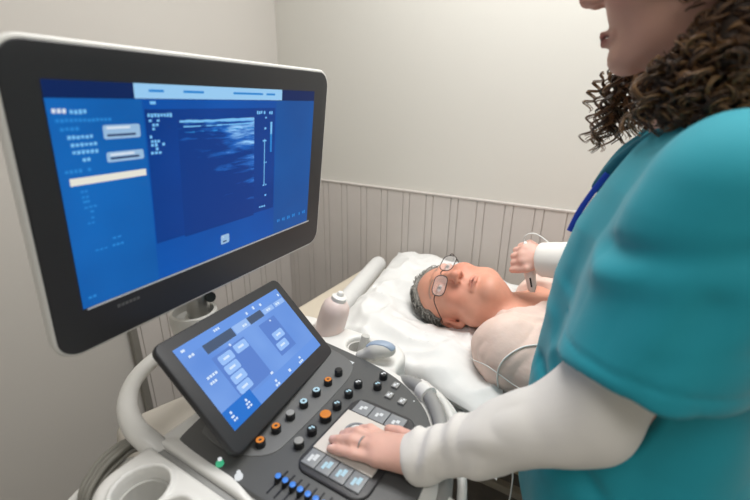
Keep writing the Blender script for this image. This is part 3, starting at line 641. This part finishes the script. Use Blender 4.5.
# ---- the sonographer
fwd = V(-.975, .03, -.215); fwd /= np.linalg.norm(fwd); rgt = np.cross(fwd, V(0, 0, 1)); rgt /= np.linalg.norm(rgt)
WH = Pose(np.stack([rgt, fwd, np.cross(rgt, fwd)], 1), (.028, .665, 1.597))
SL, EL, WL = V(.095, .475, 1.335), V(.020, .450, 1.086), V(-.150, .400, .976)
SR, ER, WR = V(.080, .800, 1.345), V(.095, .950, 1.125), V(-.118, 1.028, 1.062)
PROF_Z = A3([.70, .78, .85, .95, 1.03, 1.12, 1.19, 1.27, 1.33, 1.385, 1.42]); PX = A3([.105, .103, .100, .092, .085, .078, .076, .080, .082, .085, .088]); PYC = A3([.60, .60, .60, .605, .615, .625, .635, .640, .645, .655, .66])
PAX = A3([.132, .133, .147, .147, .140, .123, .119, .108, .085, .062, .045]); PAY = A3([.175, .178, .178, .168, .160, .160, .165, .165, .150, .095, .055])
def profile(P, zs, cx, cy, ax, ay, grow=0.0):
    z = P[:, 2]; x = P[:, 0]-np.interp(z, zs, cx); y = P[:, 1]-np.interp(z, zs, cy); a = np.interp(z, zs, ax)+grow; b = np.interp(z, zs, ay)+grow
    k0 = np.sqrt((x/a)**2+(y/b)**2); k1 = np.sqrt((x/a**2)**2+(y/b**2)**2); d = k0*(k0-1)/(k1+1e-9)
    return np.maximum(d*.9, np.maximum(zs[0]-z, z-zs[-1]))
def lhand(P):
    mc = [(-.212, .403, .967), (-.224, .391, .972), (-.224, .378, .971), (-.212, .366, .966)]
    d = capsule(P, WL, WL+(V(-.19, .388, .972)-WL)*.5, .021, .0195)
    for m, a in zip(mc, ((-.160, .409, .971), (-.158, .402, .974), (-.156, .394, .974), (-.156, .387, .970))): d = smin(d, capsule(P, a, m, .0155, .0105), .014)
    F = [([mc[0], (-.243, .404, .971), (-.258, .404, .963), (-.265, .403, .957)], .0084), ([mc[1], (-.254, .387, .974), (-.270, .386, .965), (-.279, .385, .959)], .0086),
         ([mc[2], (-.256, .372, .971), (-.274, .370, .964), (-.287, .3695, .9585)], .0084), ([mc[3], (-.244, .3585, .965), (-.264, .3565, .961), (-.281, .3555, .957)], .0078)]
    for pts, r in F: d = smin(d, finger(P, pts, r), .003)
    d = smin(d, finger(P, [(-.168, .417, .968), (-.192, .430, .961), (-.212, .434, .958), (-.228, .432, .956)], .0098), .008)
    return d
def rhand(P):
    d = capsule(P, WR, WR+V(-.02, 0, .003), .022, .022)
    mc = [(-.160, 1.040, 1.092), (-.168, 1.026, 1.083), (-.170, 1.013, 1.070), (-.166, 1.003, 1.056)]
    for m, a in zip(mc, ((-.130, 1.040, 1.074), (-.131, 1.032, 1.070), (-.131, 1.024, 1.064), (-.130, 1.016, 1.056))): d = smin(d, capsule(P, a, m, .015, .0115), .012)
    for i, m in enumerate(mc):
        m = V(*m); o = i*.0125
        d = smin(d, finger(P, [m, m+V(-.018, .012, -.014), m+V(-.018, .036-o*.2, -.024), m+V(-.002, .046-o*.2, -.026)], .0086), .005)
    d = smin(d, finger(P, [(-.134, 1.010, 1.050), (-.152, .998, 1.042), (-.172, .999, 1.032), (-.190, 1.006, 1.024)], .0105), .008)
    return d
PB0, PB1 = V(-.134, 1.03, .969), V(-.170, 1.033, 1.090)       # held probe: tip and tail
def rhand(P):
    d = capsule(P, WR, WR+V(-.02, 0, .003), .022, .022)
    mc = [(-.160, 1.040, 1.092), (-.168, 1.026, 1.083), (-.170, 1.013, 1.070), (-.166, 1.003, 1.056)]
    for m, a in zip(mc, ((-.130, 1.040, 1.074), (-.131, 1.032, 1.070), (-.131, 1.024, 1.064), (-.130, 1.016, 1.056))): d = smin(d, capsule(P, a, m, .015, .0115), .012)
    for i, m in enumerate(mc):
        m = V(*m); o = i*.0125
        d = smin(d, finger(P, [m, m+V(-.022, .010, -.012), m+V(-.022, .034-o*.2, -.022), m+V(-.006, .046-o*.2, -.024)], .0086), .005)
    d = smin(d, finger(P, [(-.134, 1.010, 1.050), (-.152, .996, 1.042), (-.172, .999, 1.034), (-.188, 1.006, 1.027)], .0105), .008)
    return d
def woman(P):
    d = head_sdf(WH.loc(P), False)
    nb = V(.085, .66, 1.375)
    d = smin(d, capsule(P, WH.w((0, -.025, -.05)), nb, .050, .056), .025)
    t = profile(P, PROF_Z, PX, PYC, PAX, PAY, -.012); d = smin(d, t, .03)
    for S, E, W in ((SL, EL, WL), (SR, ER, WR)):
        d = smin(d, capsule(P, V(.085, .65, 1.36)*.6+S*.4, S, .045, .046), .03)
        d = smin(d, capsule(P, S, E, .043, .036), .02); d = smin(d, capsule(P, E, W, .036, .023), .012)
    d = smin(d, lhand(P), .008); d = smin(d, rhand(P), .008)
    for y, yk in ((.515, .525), (.685, .68)):
        d = smin(d, capsule(P, (.085, y, .80), (.078, yk, .47), .075, .052), .03); d = smin(d, capsule(P, (.078, yk, .47), (.10, yk, .09), .050, .034), .02)
        d = smin(d, capsule(P, (.11, yk, .052), (-.06, yk, .042), .035, .026), .02)
    return d
import time as _t; T0 = _t.time()
wm = root('person', 'woman with long curly brown hair in teal scrubs reaching over to the machine console', 'person', (.08, .62, 0))
vs, fs = sdf_mesh(woman, (-.32, .34, -.02), (.24, 1.12, 1.74), .0036)
tw = head_tint(WH.loc(vs.astype(np.float32)), srgb(206, 160, 140), srgb(158, 78, 72), srgb(70, 48, 36), srgb(205, 138, 120), srgb(60, 44, 34), .9, -.006)
hm = (vs[:, 2] < 1.25); tw[hm] = np.array(srgb(228, 180, 164)[:3])
for tp in ((-.279, .385, .960), (-.287, .3695, .9595), (-.281, .3555, .958), (-.265, .403, .958)):       # nails
    k = np.exp(-((((vs-V(*tp)-V(0, 0, .007))/V(.007, .006, .005))**2).sum(1))**2)[:, None]; tw = tw*(1-k*.6)+np.array(srgb(240, 205, 195)[:3])*k*.6
link_mesh('body', vs, fs, SKIN_W, wm, angle=None, tint=tw)
# white long-sleeved undershirt
def wrinkles(P, s=1.0): return (np.abs(vnoise(P+vnoise(P, (9, 9, 9))[:, None]*.06, (26, 26, 26)))*-.012+vnoise(P, (14, 14, 14))*.008)*s
def axis_t(P, a, b): a = A3(a); ab = A3(b)-a; return ((P-a)@ab)/(ab@ab)
CUFL = EL+(WL-EL)*1.15; CUFR = ER+(WR-ER)*1.03
def undershirt(P):
    d1 = capsule(P, SL, EL, .054, .046); f = capsule(P, EL, EL+(WL-EL)*1.3, .049, .0310); t = axis_t(P, EL, WL)
    w_ = np.clip(t*1.3, 0, 1.1)*np.clip((1.10-t)*8, .12, 1); n = vnoise(P+vnoise(P, (10, 10, 10))[:, None]*.05, (42, 20, 18)); f = f-np.abs(n)*.020*w_+.004*w_+vnoise(P, (16, 16, 16))*.010*np.clip((1.12-t)*6, .1, 1)
    f = smax(f, plane(P, CUFL, WL-EL), .010); f = smax(f, -(capsule(P, WL, WL+(WL-EL)*.6, .0215)+np.where(t < 1.02, .5, 0)), .004)
    d = smin(d1, f, .03)
    r = smin(capsule(P, SR, ER, .055, .05), smax(capsule(P, ER, ER+(WR-ER)*1.3, .048, .041), plane(P, CUFR, WR-ER), .008), .02)+wrinkles(P, .5)
    return np.minimum(d, r)
vs, fs = sdf_mesh(undershirt, (-.22, .34, .90), (.20, 1.10, 1.42), .004); link_mesh('undershirt', vs, fs, KNIT, wm, angle=None)
# scrub top
HEMP, HEMN = V(.050, .448, 1.160), V(.04, -.10, -1)
FOLDS = [((-.005, .45, 1.285), (.14, .43, 1.325), .009, .011), ((.0, .45, 1.262), (.13, .43, 1.300), -.006, .014), ((.085, .42, 1.27), (.05, .42, 1.17), .006, .012), ((.110, .42, 1.28), (.075, .42, 1.16), -.004, .016),
         ((-.022, .52, 1.31), (-.030, .52, 1.20), .008, .011), ((-.030, .54, 1.20), (-.02, .50, 1.06), .003, .016), ((-.050, .56, 1.14), (-.01, .50, 1.00), -.005, .016), ((-.045, .56, 1.06), (.05, .46, .98), .009, .013), ((-.03, .54, .97), (.12, .46, .96), -.008, .018), ((.06, .42, 1.21), (.13, .43, 1.235), .004, .010)]
def scrub(P):
    d = profile(P, PROF_Z, PX, PYC, PAX, PAY, .004)
    d = smin(d, capsule(P, (.088, .64, 1.372), SL+V(.005, .02, .004), .052, .056), .06)
    d = smin(d, capsule(P, (.088, .67, 1.372), SR+V(.005, -.02, .018), .046, .058), .03)
    sl = capsule(P, SL+V(.004, .0, .006), HEMP+HEMN*.05, .064, .084); slc = sl; sl = smax(sl, plane(P, HEMP, HEMN), .008)
    sr = capsule(P, SR+V(0, 0, .0), SR+(ER-SR)*.75, .064, .078); sr = smax(sr, plane(P, SR+(ER-SR)*.62, ER-SR), .008)
    d = smin(d, sl, .075); d = smin(d, sr, .03)
    q = P*A3((1, 1, .45)); d = d+vnoise(q+vnoise(P, (6, 6, 6))[:, None]*.08, (13, 13, 13))*.012-np.abs(vnoise(q[:, [2, 0, 1]], (20, 16, 16)))*.008
    for a, b, dep, wd in FOLDS: d = d+dep*np.exp(-(capsule(P*A3((1, .3, 1)), V(*a)*V(1, .3, 1), V(*b)*V(1, .3, 1), 0)/wd)**2)*(P[:, 1] < .66)
    band = np.abs(plane(P, HEMP-HEMN*.022/np.linalg.norm(HEMN), HEMN)); near = capsule(P, SL, HEMP, .12) < 0
    d = d+np.where(near, .0018*np.exp(-(band/.0025)**2), 0)
    # openings: neck, armholes at the hems
    d = smax(d, -capsule(P, (.062, .66, 1.43), (.070, .66, 1.362), .075, .058), .008)
    d = smax(d, -ellipsoid(P, (-.01, .655, 1.375), (.060, .050, .075)), .008)
    d = smax(d, -np.maximum(capsule(P, EL, SL, .064)+np.maximum(0, P[:, 2]-1.20)*3, np.maximum(slc+.017, .33*(P[:, 1]-.53))), .006)
    d = smax(d, -(capsule(P, ER, SR, .060)+np.maximum(0, P[:, 2]-1.24)*3), .006)
    return d
vs, fs = sdf_mesh(scrub, (-.12, .30, .69), (.26, 1.02, 1.46), .004)
link_mesh('scrub_top', vs, fs, TEAL, wm, angle=None)
MB().tube(smooth_path([(.060, .592, 1.402), (.030, .597, 1.388), (.004, .612, 1.362), (-.012, .632, 1.336), (-.022, .655, 1.312), (-.012, .685, 1.336), (.004, .712, 1.362), (.030, .730, 1.385)], 6), .009, 10, flat=.6).build('collar_band', TEALD, wm, 60)
LANY = mat('blue_lanyard', (28, 70, 190), .6)
MB().tube(smooth_path([(-.012, .625, 1.338), (-.026, .628, 1.310), (-.038, .632, 1.280), (-.046, .635, 1.250)], 6), .004, 10, flat=.5, up=V(0, 1, 0)).build('lanyard', LANY, wm)
# trousers and shoes
def trousers(P):
    d = None
    for y, yk in ((.515, .525), (.685, .68)):
        e = smin(capsule(P, (.085, y, .82), (.078, yk, .47), .092, .070), capsule(P, (.078, yk, .47), (.10, yk, .10), .068, .060), .02); d = e if d is None else smin(d, e, .02)
    return smax(smin(d, ellipsoid(P, (.082, .60, .84), (.118, .172, .11)), .03)+wrinkles(P, .5), np.maximum(.075-P[:, 2], P[:, 2]-.90), .01)
vs, fs = sdf_mesh(trousers, (-.08, .38, .05), (.25, .82, .93), .008); link_mesh('trousers', vs, fs, TEAL, wm, angle=None)
for yk in (.525, .68):
    def shoe(P): return smax(smin(capsule(P, (.115, yk, .055), (-.06, yk, .045), .046, .038), capsule(P, (.105, yk, .06), (.10, yk, .10), .044), .02), .004-P[:, 2], .004)
    vs, fs = sdf_mesh(shoe, (-.13, yk-.07, -.01), (.19, yk+.07, .17), .006); link_mesh('shoe', vs, fs, SHOE, wm, angle=None)
rp = [V(-.240, .375, .971)+V(.0, cos(a)*.0098, sin(a)*.0098) for a in np.linspace(0, 2*pi, 25)[:-1]]
b = MB(); n = len(rp); b.tube(rp+[rp[0]], .0011, 6); b.build('finger_ring', SILVER, wm)
# curly hair: a dense mass with ringlets over it
HAIRS = [mat('dark_brown_hair', (60, 42, 28), .45), mat('brown_hair', (98, 70, 45), .42), mat('chestnut_hair', (136, 102, 66), .4), mat('inner_hair_mass', (46, 33, 24), .7)]  # last one: even dark brown for the opaque mass under the ringlets
def hairmass(P):
    Q = WH.loc(P); d = ellipsoid(Q, (0, -.032, .038), (.098, .108, .098)); d = smin(d, ellipsoid(Q, (0, -.075, -.06), (.100, .075, .10)), .04)
    d = smin(d, capsule(P, (.085, .590, 1.47), (.10, .575, 1.425), .055, .034), .03); d = smin(d, capsule(P, (.035, .60, 1.45), (.045, .60, 1.415), .030, .018), .02); d = smin(d, capsule(P, (.055, .765, 1.47), (.03, .765, 1.42), .040, .026), .03)
    face = ellipsoid(Q, (0, .085, -.055), (.125, .090, .135)); return smax(d, -face, .01)
def hairmass_rough(P): return hairmass(P)+vnoise(P, (70, 70, 70))*.024+vnoise(P, (150, 150, 150))*.012+.004
vs, fs = sdf_mesh(hairmass_rough, (-.09, .50, 1.36), (.25, .84, 1.76), .004)
hb = MB(); rg = random.Random(5)
def ringlet(p0, p1, turns, rad, tr, m, bend=None):
    p0 = V(*p0); p1 = V(*p1); ex, ey, ez = frame(p1-p0); n = int(turns*10)+3; ph = rg.random()*6.28; pts = []; sg = rg.choice((-1, 1)); dr = V(rg.uniform(-1, 1), rg.uniform(-1, 1), 0)*.007
    for i in range(n):
        t = i/(n-1); a = ph+sg*2*pi*turns*t**.9; r = rad*(.4+.6*min(1, t*2.5)); c = p0+(p1-p0)*t
        if bend is not None: c = c+bend*4*t*(1-t)
        pts.append(c+(ex*cos(a)+ey*sin(a))*r+dr*sin(t*4+ph))
    for k in range(3):
        o = V(rg.gauss(0, 1), rg.gauss(0, 1), rg.gauss(0, 1))*tr*.9; o2 = V(rg.gauss(0, 1), rg.gauss(0, 1), rg.gauss(0, 1))*tr*.9; n1 = max(1, n-1)
        hb.tube([q+o*(1-i/n1)+o2*(i/n1) for i, q in enumerate(pts)], [tr*.62*(1-.55*(i/n1)**2) for i in range(n)], 4, m if rg.random() < .7 else rg.choice((0, 1, 2)))
def on_hair(c, dirs):
    lo_ = np.zeros(len(dirs)); hi_ = np.full(len(dirs), .24)
    for _ in range(22):
        md = (lo_+hi_)/2; ins = hairmass((c+dirs*md[:, None]).astype(np.float32)) < 0; lo_ = np.where(ins, md, lo_); hi_ = np.where(ins, hi_, md)
    return c+dirs*lo_[:, None]
N_ = 5200; dd = np.array([[rg.gauss(0, 1), rg.gauss(0, 1), rg.gauss(0, 1)] for _ in range(N_)]); dd /= np.linalg.norm(dd, axis=1)[:, None]
cpts = np.concatenate([on_hair(WH.w((0, -.03, .02)), dd[:3200]), on_hair(V(.075, .61, 1.47), dd[3200:])])
ql = WH.loc(cpts.astype(np.float32)); okm = (ql[:, 1] < .022)|(ql[:, 2] > .085); cpts = cpts[okm]
order = list(range(len(cpts))); rg.shuffle(order); cnt_ = 0
for p in cpts[order]:
    if cnt_ > 1000: break
    vis = p[1] < .655 and 1.36 < p[2] < 1.68
    if not vis and rg.random() < .72: continue
    cnt_ += 1; c0 = V(.07, .66, p[2]); out = p-c0; out[2] = 0; out /= np.linalg.norm(out)+1e-9; dn = rg.uniform(.02, .055)
    e0 = p+out*rg.uniform(-.004, .012)+V(rg.uniform(-.012, .012), rg.uniform(-.012, .012), -dn); e0[2] = max(e0[2], 1.392+rg.uniform(0, .02))
    ringlet(p-out*.006, e0, rg.uniform(1.4, 3.0), rg.uniform(.005, .010), rg.uniform(.0015, .0027), rg.choice((0, 0, 1, 1, 1, 2)), bend=out*rg.uniform(0, .010))
for i in range(40):           # far side: ringlets hanging in front of the far shoulder
    x0 = rg.uniform(-.045, .03); y0 = rg.uniform(.735, .79); bt_ = 1.385+max(0, .0-x0)*-.3+rg.uniform(-.02, .02)
    ringlet((x0+.014, y0-.005, 1.50+rg.uniform(-.03, .02)), (x0, y0, bt_), rg.uniform(2.6, 4.2), rg.uniform(.006, .011), rg.uniform(.0016, .0026), rg.choice((0, 0, 1, 1, 2)))
for x0, zt, ze in ((-.064, 1.47, 1.418), (-.058, 1.468, 1.366), (-.050, 1.47, 1.376), (-.040, 1.47, 1.37), (-.030, 1.47, 1.366)): ringlet((x0+.018, .755, zt), (x0, .76, ze), 3.8, .0085, .0017, 1)
for i in range(60):           # loose ends lying on the near shoulder and collar
    x0 = rg.uniform(.0, .15); ringlet((x0+.01, rg.uniform(.55, .62), 1.47), (x0, rg.uniform(.545, .61), 1.392+.15*max(0, x0-.05)+rg.uniform(0, .02)), rg.uniform(1.5, 3), rg.uniform(.007, .012), rg.uniform(.0018, .0030), rg.choice((0, 1, 1, 2)))
nv = len(hb.v); V_ = np.concatenate([np.array(hb.v), vs]); F_ = hb.f+[tuple(int(i)+nv for i in f) for f in fs]
link_mesh('hair', V_, F_, HAIRS, wm, hb.m+[3]*len(fs), angle=None)

# the probe in her hand
ph = root('handheld_probe', 'white handheld probe pressed on the chest of the lying man', 'probe', tuple(PB0))
ax_ = PB1-PB0; ax_ = ax_/np.linalg.norm(ax_)
def pr(P): 
    d = smin(capsule(P, PB0+ax_*.010, PB0+ax_*.05, .0115, .0135), capsule(P, PB0+ax_*.05, PB1, .0135, .010), .006); return d
vs, fs = sdf_mesh(pr, PB0-.04, PB1+.03, .002); link_mesh('probe_body', vs, fs, WHITE, ph, None)
nf = V(.1, -1, .25); nf -= ax_*(nf@ax_); nf /= np.linalg.norm(nf)
MB().box(PB0+ax_*.032+nf*.0124, (.0042, .030, .003), .0008, ex=np.cross(ax_, nf), ez=nf).build('probe_marker', BLACK, ph)
print('woman', _t.time()-T0)

# ---- the patient
mn_ = root('person', 'grey haired man with glasses lying on his back on the white pillow', 'person', (.2, 1.02, .75))
up_ = V(-.992, .065, -.107); fw_ = V(-.124, -.628, .768); fw_ -= up_*(fw_@up_)/(up_@up_); fw_ /= np.linalg.norm(fw_); up_ /= np.linalg.norm(up_)
PH = Pose(np.stack([np.cross(fw_, up_), fw_, up_], 1), (-.328, 1.012, .915), 1.07)
NB = V(-.175, 1.02, .885)
def ptorso(P, g=0.0):
    xs = A3([-.16, -.08, .02, .15, .30, .45, .58, .66]); yc = A3([1.025, 1.02, 1.02, 1.02, 1.02, 1.02, 1.02, 1.02]); zc = A3([.872, .866, .862, .862, .858, .852, .845, .84])
    ay = A3([.10, .165, .19, .185, .175, .18, .18, .12]); az = A3([.062, .094, .108, .110, .105, .098, .092, .075])
    Q = np.stack([P[:, 2], P[:, 1], P[:, 0]], 1); return profile(Q, xs, zc, yc, az, ay, g)
PS = [(V(-.140, .855, .882), V(.13, .800, .820), V(.38, .83, .80)), (V(-.105, 1.19, .885), V(.16, 1.27, .81), V(.38, 1.22, .80))]
def man(P):
    d = head_sdf(PH.loc(P), True)
    d = smin(d, capsule(P, PH.w((0, -.012, -.055)), NB, .056, .060), .025)
    for sd in (1, -1): d = smin(d, sphere(P, PH.w((sd*.042, .022, -.072)), .036), .03)
    d = smin(d, sphere(P, PH.w((0, .030, -.108)), .040), .03)
    d = smin(d, ptorso(P), .04)
    for S, E, W in PS:
        d = smin(d, capsule(P, NB+V(.02, 0, -.005), S, .050, .062), .04); d = smin(d, capsule(P, S, E, .058, .045), .025); d = smin(d, capsule(P, E, W, .042, .028), .02)
        h = W+V(.07, 0, -.004); d = smin(d, capsule(P, W, h, .028, .032), .02)
        for k in range(4): d = smin(d, finger(P, [h+V(0, (k-1.5)*.017, 0), h+V(.04, (k-1.5)*.019, -.002), h+V(.066, (k-1.5)*.019, -.008), h+V(.083, (k-1.5)*.018, -.014)], .009), .004)
        d = smin(d, finger(P, [W+V(.02, .02, 0), W+V(.05, .045, -.004), W+V(.08, .05, -.008)], .010), .006)
    for y in (.94, 1.10):
        d = smin(d, capsule(P, (.60, y, .835), (.86, y, .84), .080, .060), .04); 
    return d
vs, fs = sdf_mesh(man, (-.47, .72, .74), (.96, 1.36, 1.07), .0034)
tm = head_tint(PH.loc(vs.astype(np.float32)), srgb(222, 160, 136), srgb(190, 112, 100), srgb(150, 130, 118), srgb(214, 130, 106), srgb(62, 52, 46), .45)
link_mesh('body', vs, fs, SKIN_B, mn_, angle=None, tint=tm)
# short grey hair
HG = [mat('grey_hair', (140, 138, 132), .5), mat('dark_grey_hair', (84, 82, 78), .5), mat('silver_hair', (196, 194, 188), .5)]
def in_hair(Q): return Q[:, 1]-(.036+.40*(Q[:, 2]-.10)+.006*np.sin(Q[:, 2]*160))
def mhair(P):
    Q = PH.loc(P); d = ellipsoid(Q, (0, -.018, .031), (.0815, .1005, .0985)); d = smin(d, ellipsoid(Q, (0, -.045, -.02), (.070, .058, .06)), .02)
    d = d+vnoise(P, (150, 150, 150))*.007+vnoise(P, (70, 70, 70))*.006
    d = smax(d, in_hair(Q), .004); Qm = Q.copy(); Qm[:, 0] = np.abs(Q[:, 0]); return smax(d, -ellipsoid(Qm, (.082, -.010, -.012), (.03, .024, .036)), .004)
vs, fs = sdf_mesh(mhair, (-.49, .88, .80), (-.24, 1.14, 1.03), .0025)
hb2 = MB(); rg = random.Random(9)
for i in range(1900):
    th = rg.uniform(0, 2*pi); z = rg.uniform(-.06, 1); r = sqrt(max(0, 1-z*z)); q = V(.0805*r*cos(th), -.018+.0995*r*sin(th), .031+.0975*z)
    if in_hair(q[None])[0] > -.001: continue
    if abs(q[0]) > .06 and q[2] < .02 and abs(q[1]+.01) < .03: continue
    nrm = V(q[0]/.0785**2, (q[1]+.018)/.0975**2, (q[2]-.03)/.094**2); nrm /= np.linalg.norm(nrm); t = V(q[0]*3+rg.uniform(-.15, .15), .02, -.25 if abs(q[0]) > .04 else .1); t = V(rg.uniform(-.5, .5)+np.sign(q[0])*.5, -.7+rg.uniform(-.3, .3), -.2); t -= nrm*(t@nrm); t /= np.linalg.norm(t)+1e-9
    L_ = rg.uniform(.012, .024); pts = [PH.w(q-nrm*.001+nrm*.0055*sin(s*2.2)*1.5+t*L_*s) for s in (0, .33, .66, 1)]
    hb2.tube(pts, [.0009, .0009, .0008, .0003], 4, rg.choice((0, 0, 1, 1, 2)), up=None)
nv = len(hb2.v); link_mesh('hair', np.concatenate([np.array(hb2.v), vs]), hb2.f+[tuple(int(i)+nv for i in f) for f in fs], HG, mn_, hb2.m+[0 if rg.random() < .6 else 1 for _ in range(len(fs))], angle=None)
# sheer gown
def gown(P):
    d = ptorso(P, .010)
    for S, E, W in PS: d = smin(d, capsule(P, NB+V(.035, 0, -.006), S, .074, .074), .05); d = smin(d, capsule(P, S, S+(E-S)*1.05, .074, .070), .04)
    d = smin(d, capsule(P, (.1, .82, .80), (.5, .83, .80), .05, .06), .05)
    q = P+vnoise(P, (8, 8, 8))[:, None]*.06
    rd = P-A3((-.02, .95, .93)); an = np.arctan2(rd[:, 1], rd[:, 0]); q2 = np.stack([an*2.2, np.linalg.norm(rd, axis=1)*6, P[:, 2]*5], 1)
    d = d-np.abs(vnoise(q, (40, 13, 24)))*.014+.004+vnoise(P, (11, 11, 11))*.014-np.abs(vnoise(q2+vnoise(P, (7, 7, 7))[:, None]*.7, (2.2, 1, 1)))*.020
    nk = ellipsoid(P, (-.175, 1.05, .96), (.085, .11, .11)); nk = smin(nk, capsule(P, (-.15, 1.06, .99), (-.04, 1.08, 1.0), .062, .062), .03); d = smax(d, -nk, .006)
    d = smax(d, -capsule(P, PH.w((0, 0, -.03)), NB, .076), .006)
    return smax(d, np.maximum(P[:, 0]-.95, .753-P[:, 2]), .01)
vs, fs = sdf_mesh(gown, (-.27, .68, .745), (.98, 1.38, 1.05), .0042); link_mesh('gown', vs, fs, GOWN, mn_, angle=None)
# the probe's cable and a thin lead lie over the gown
def lifted(pts, r):
    out = []
    for p in smooth_path(pts, 7):
        p = p.copy()
        for _ in range(60):
            if gown(p[None].astype(np.float32))[0] > r: break
            p = p+V(-.1, -.6, .8)*.0025
        out.append(p)
    for _ in range(3): out = [out[0]]+[(out[i-1]+out[i]*2+out[i+1])/4 for i in range(1, len(out)-1)]+[out[-1]]
    return out
MB().tube(lifted([PB1-ax_*.004, PB1+ax_*.016, (-.168, 1.034, 1.118), (-.150, 1.036, 1.122), (-.125, 1.032, 1.112), (-.095, 1.02, 1.095), (-.06, .96, 1.09), (-.04, .885, 1.0), (-.068, .84, .936), (-.103, .84, .885), (-.133, .82, .84), (-.138, .79, .81), (-.11, .745, .775), (-.07, .70, .66), (-.10, .62, .45), (-.20, .45, .40), (-.30, .41, .45)], .0018), .0019, 8).build('probe_cable', WHITE, ph, 60)
tag(MB().tube(lifted([(-.215, .80, .873), (-.19, .80, .862), (-.155, .80, .843), (-.12, .80, .829), (-.07, .80, .812), (-.02, .80, .806), (.05, .80, .80)], .0012), .0013, 8).build('lead_wire', WHITE, None, 60), 'thin white wire crossing the near upper arm of the lying man', 'wire')
# glasses
gl = root('eyeglasses', 'thin dark metal eyeglasses worn by the lying man', 'glasses', tuple(PH.w((0, .105, .006))))
RIM = mat('dark_rim_metal', (58, 54, 50), .3, .8); LENS = mat('lens_glass', (255, 255, 255), .02, alpha=.10, spec=.8)
for s in (1, -1):
    c = V(s*.0330, .1085, .003); pl = rrect(.051, .034, .0145, 6); tilt = lambda x, z: V(c[0]+x, c[1]-abs(c[0]+x)**2*3.2+.0035, c[2]+z-.0)
    pts = [PH.w(tilt(x, z)) for x, z in pl]; b = MB(); b.tube(pts+[pts[0], pts[1]], .0012, 6, caps=False); b.build('rim', RIM, gl)
    P0 = [PH.w(tilt(x, z)) for x, z in pl]; P1 = [p+PH.R[:, 1]*.0012 for p in P0]; MB().stack([P1, P0][::-1]).build('lens', LENS, gl, 30)
    MB().tube(smooth_path([PH.w((s*.0585, .0995, .010)), PH.w((s*.070, .092, .010)), PH.w((s*.0775, .06, .010)), PH.w((s*.0805, .02, .012)), PH.w((s*.0815, -.012, .014)), PH.w((s*.079, -.03, -.005))], 5), .0012, 6).build('temple', RIM, gl)
MB().tube(smooth_path([PH.w((.0085, .1115, .006)), PH.w((0, .1135, .0095)), PH.w((-.0085, .1115, .006))], 5), .0012, 6).build('bridge', RIM, gl)
print('people', _t.time()-T0)
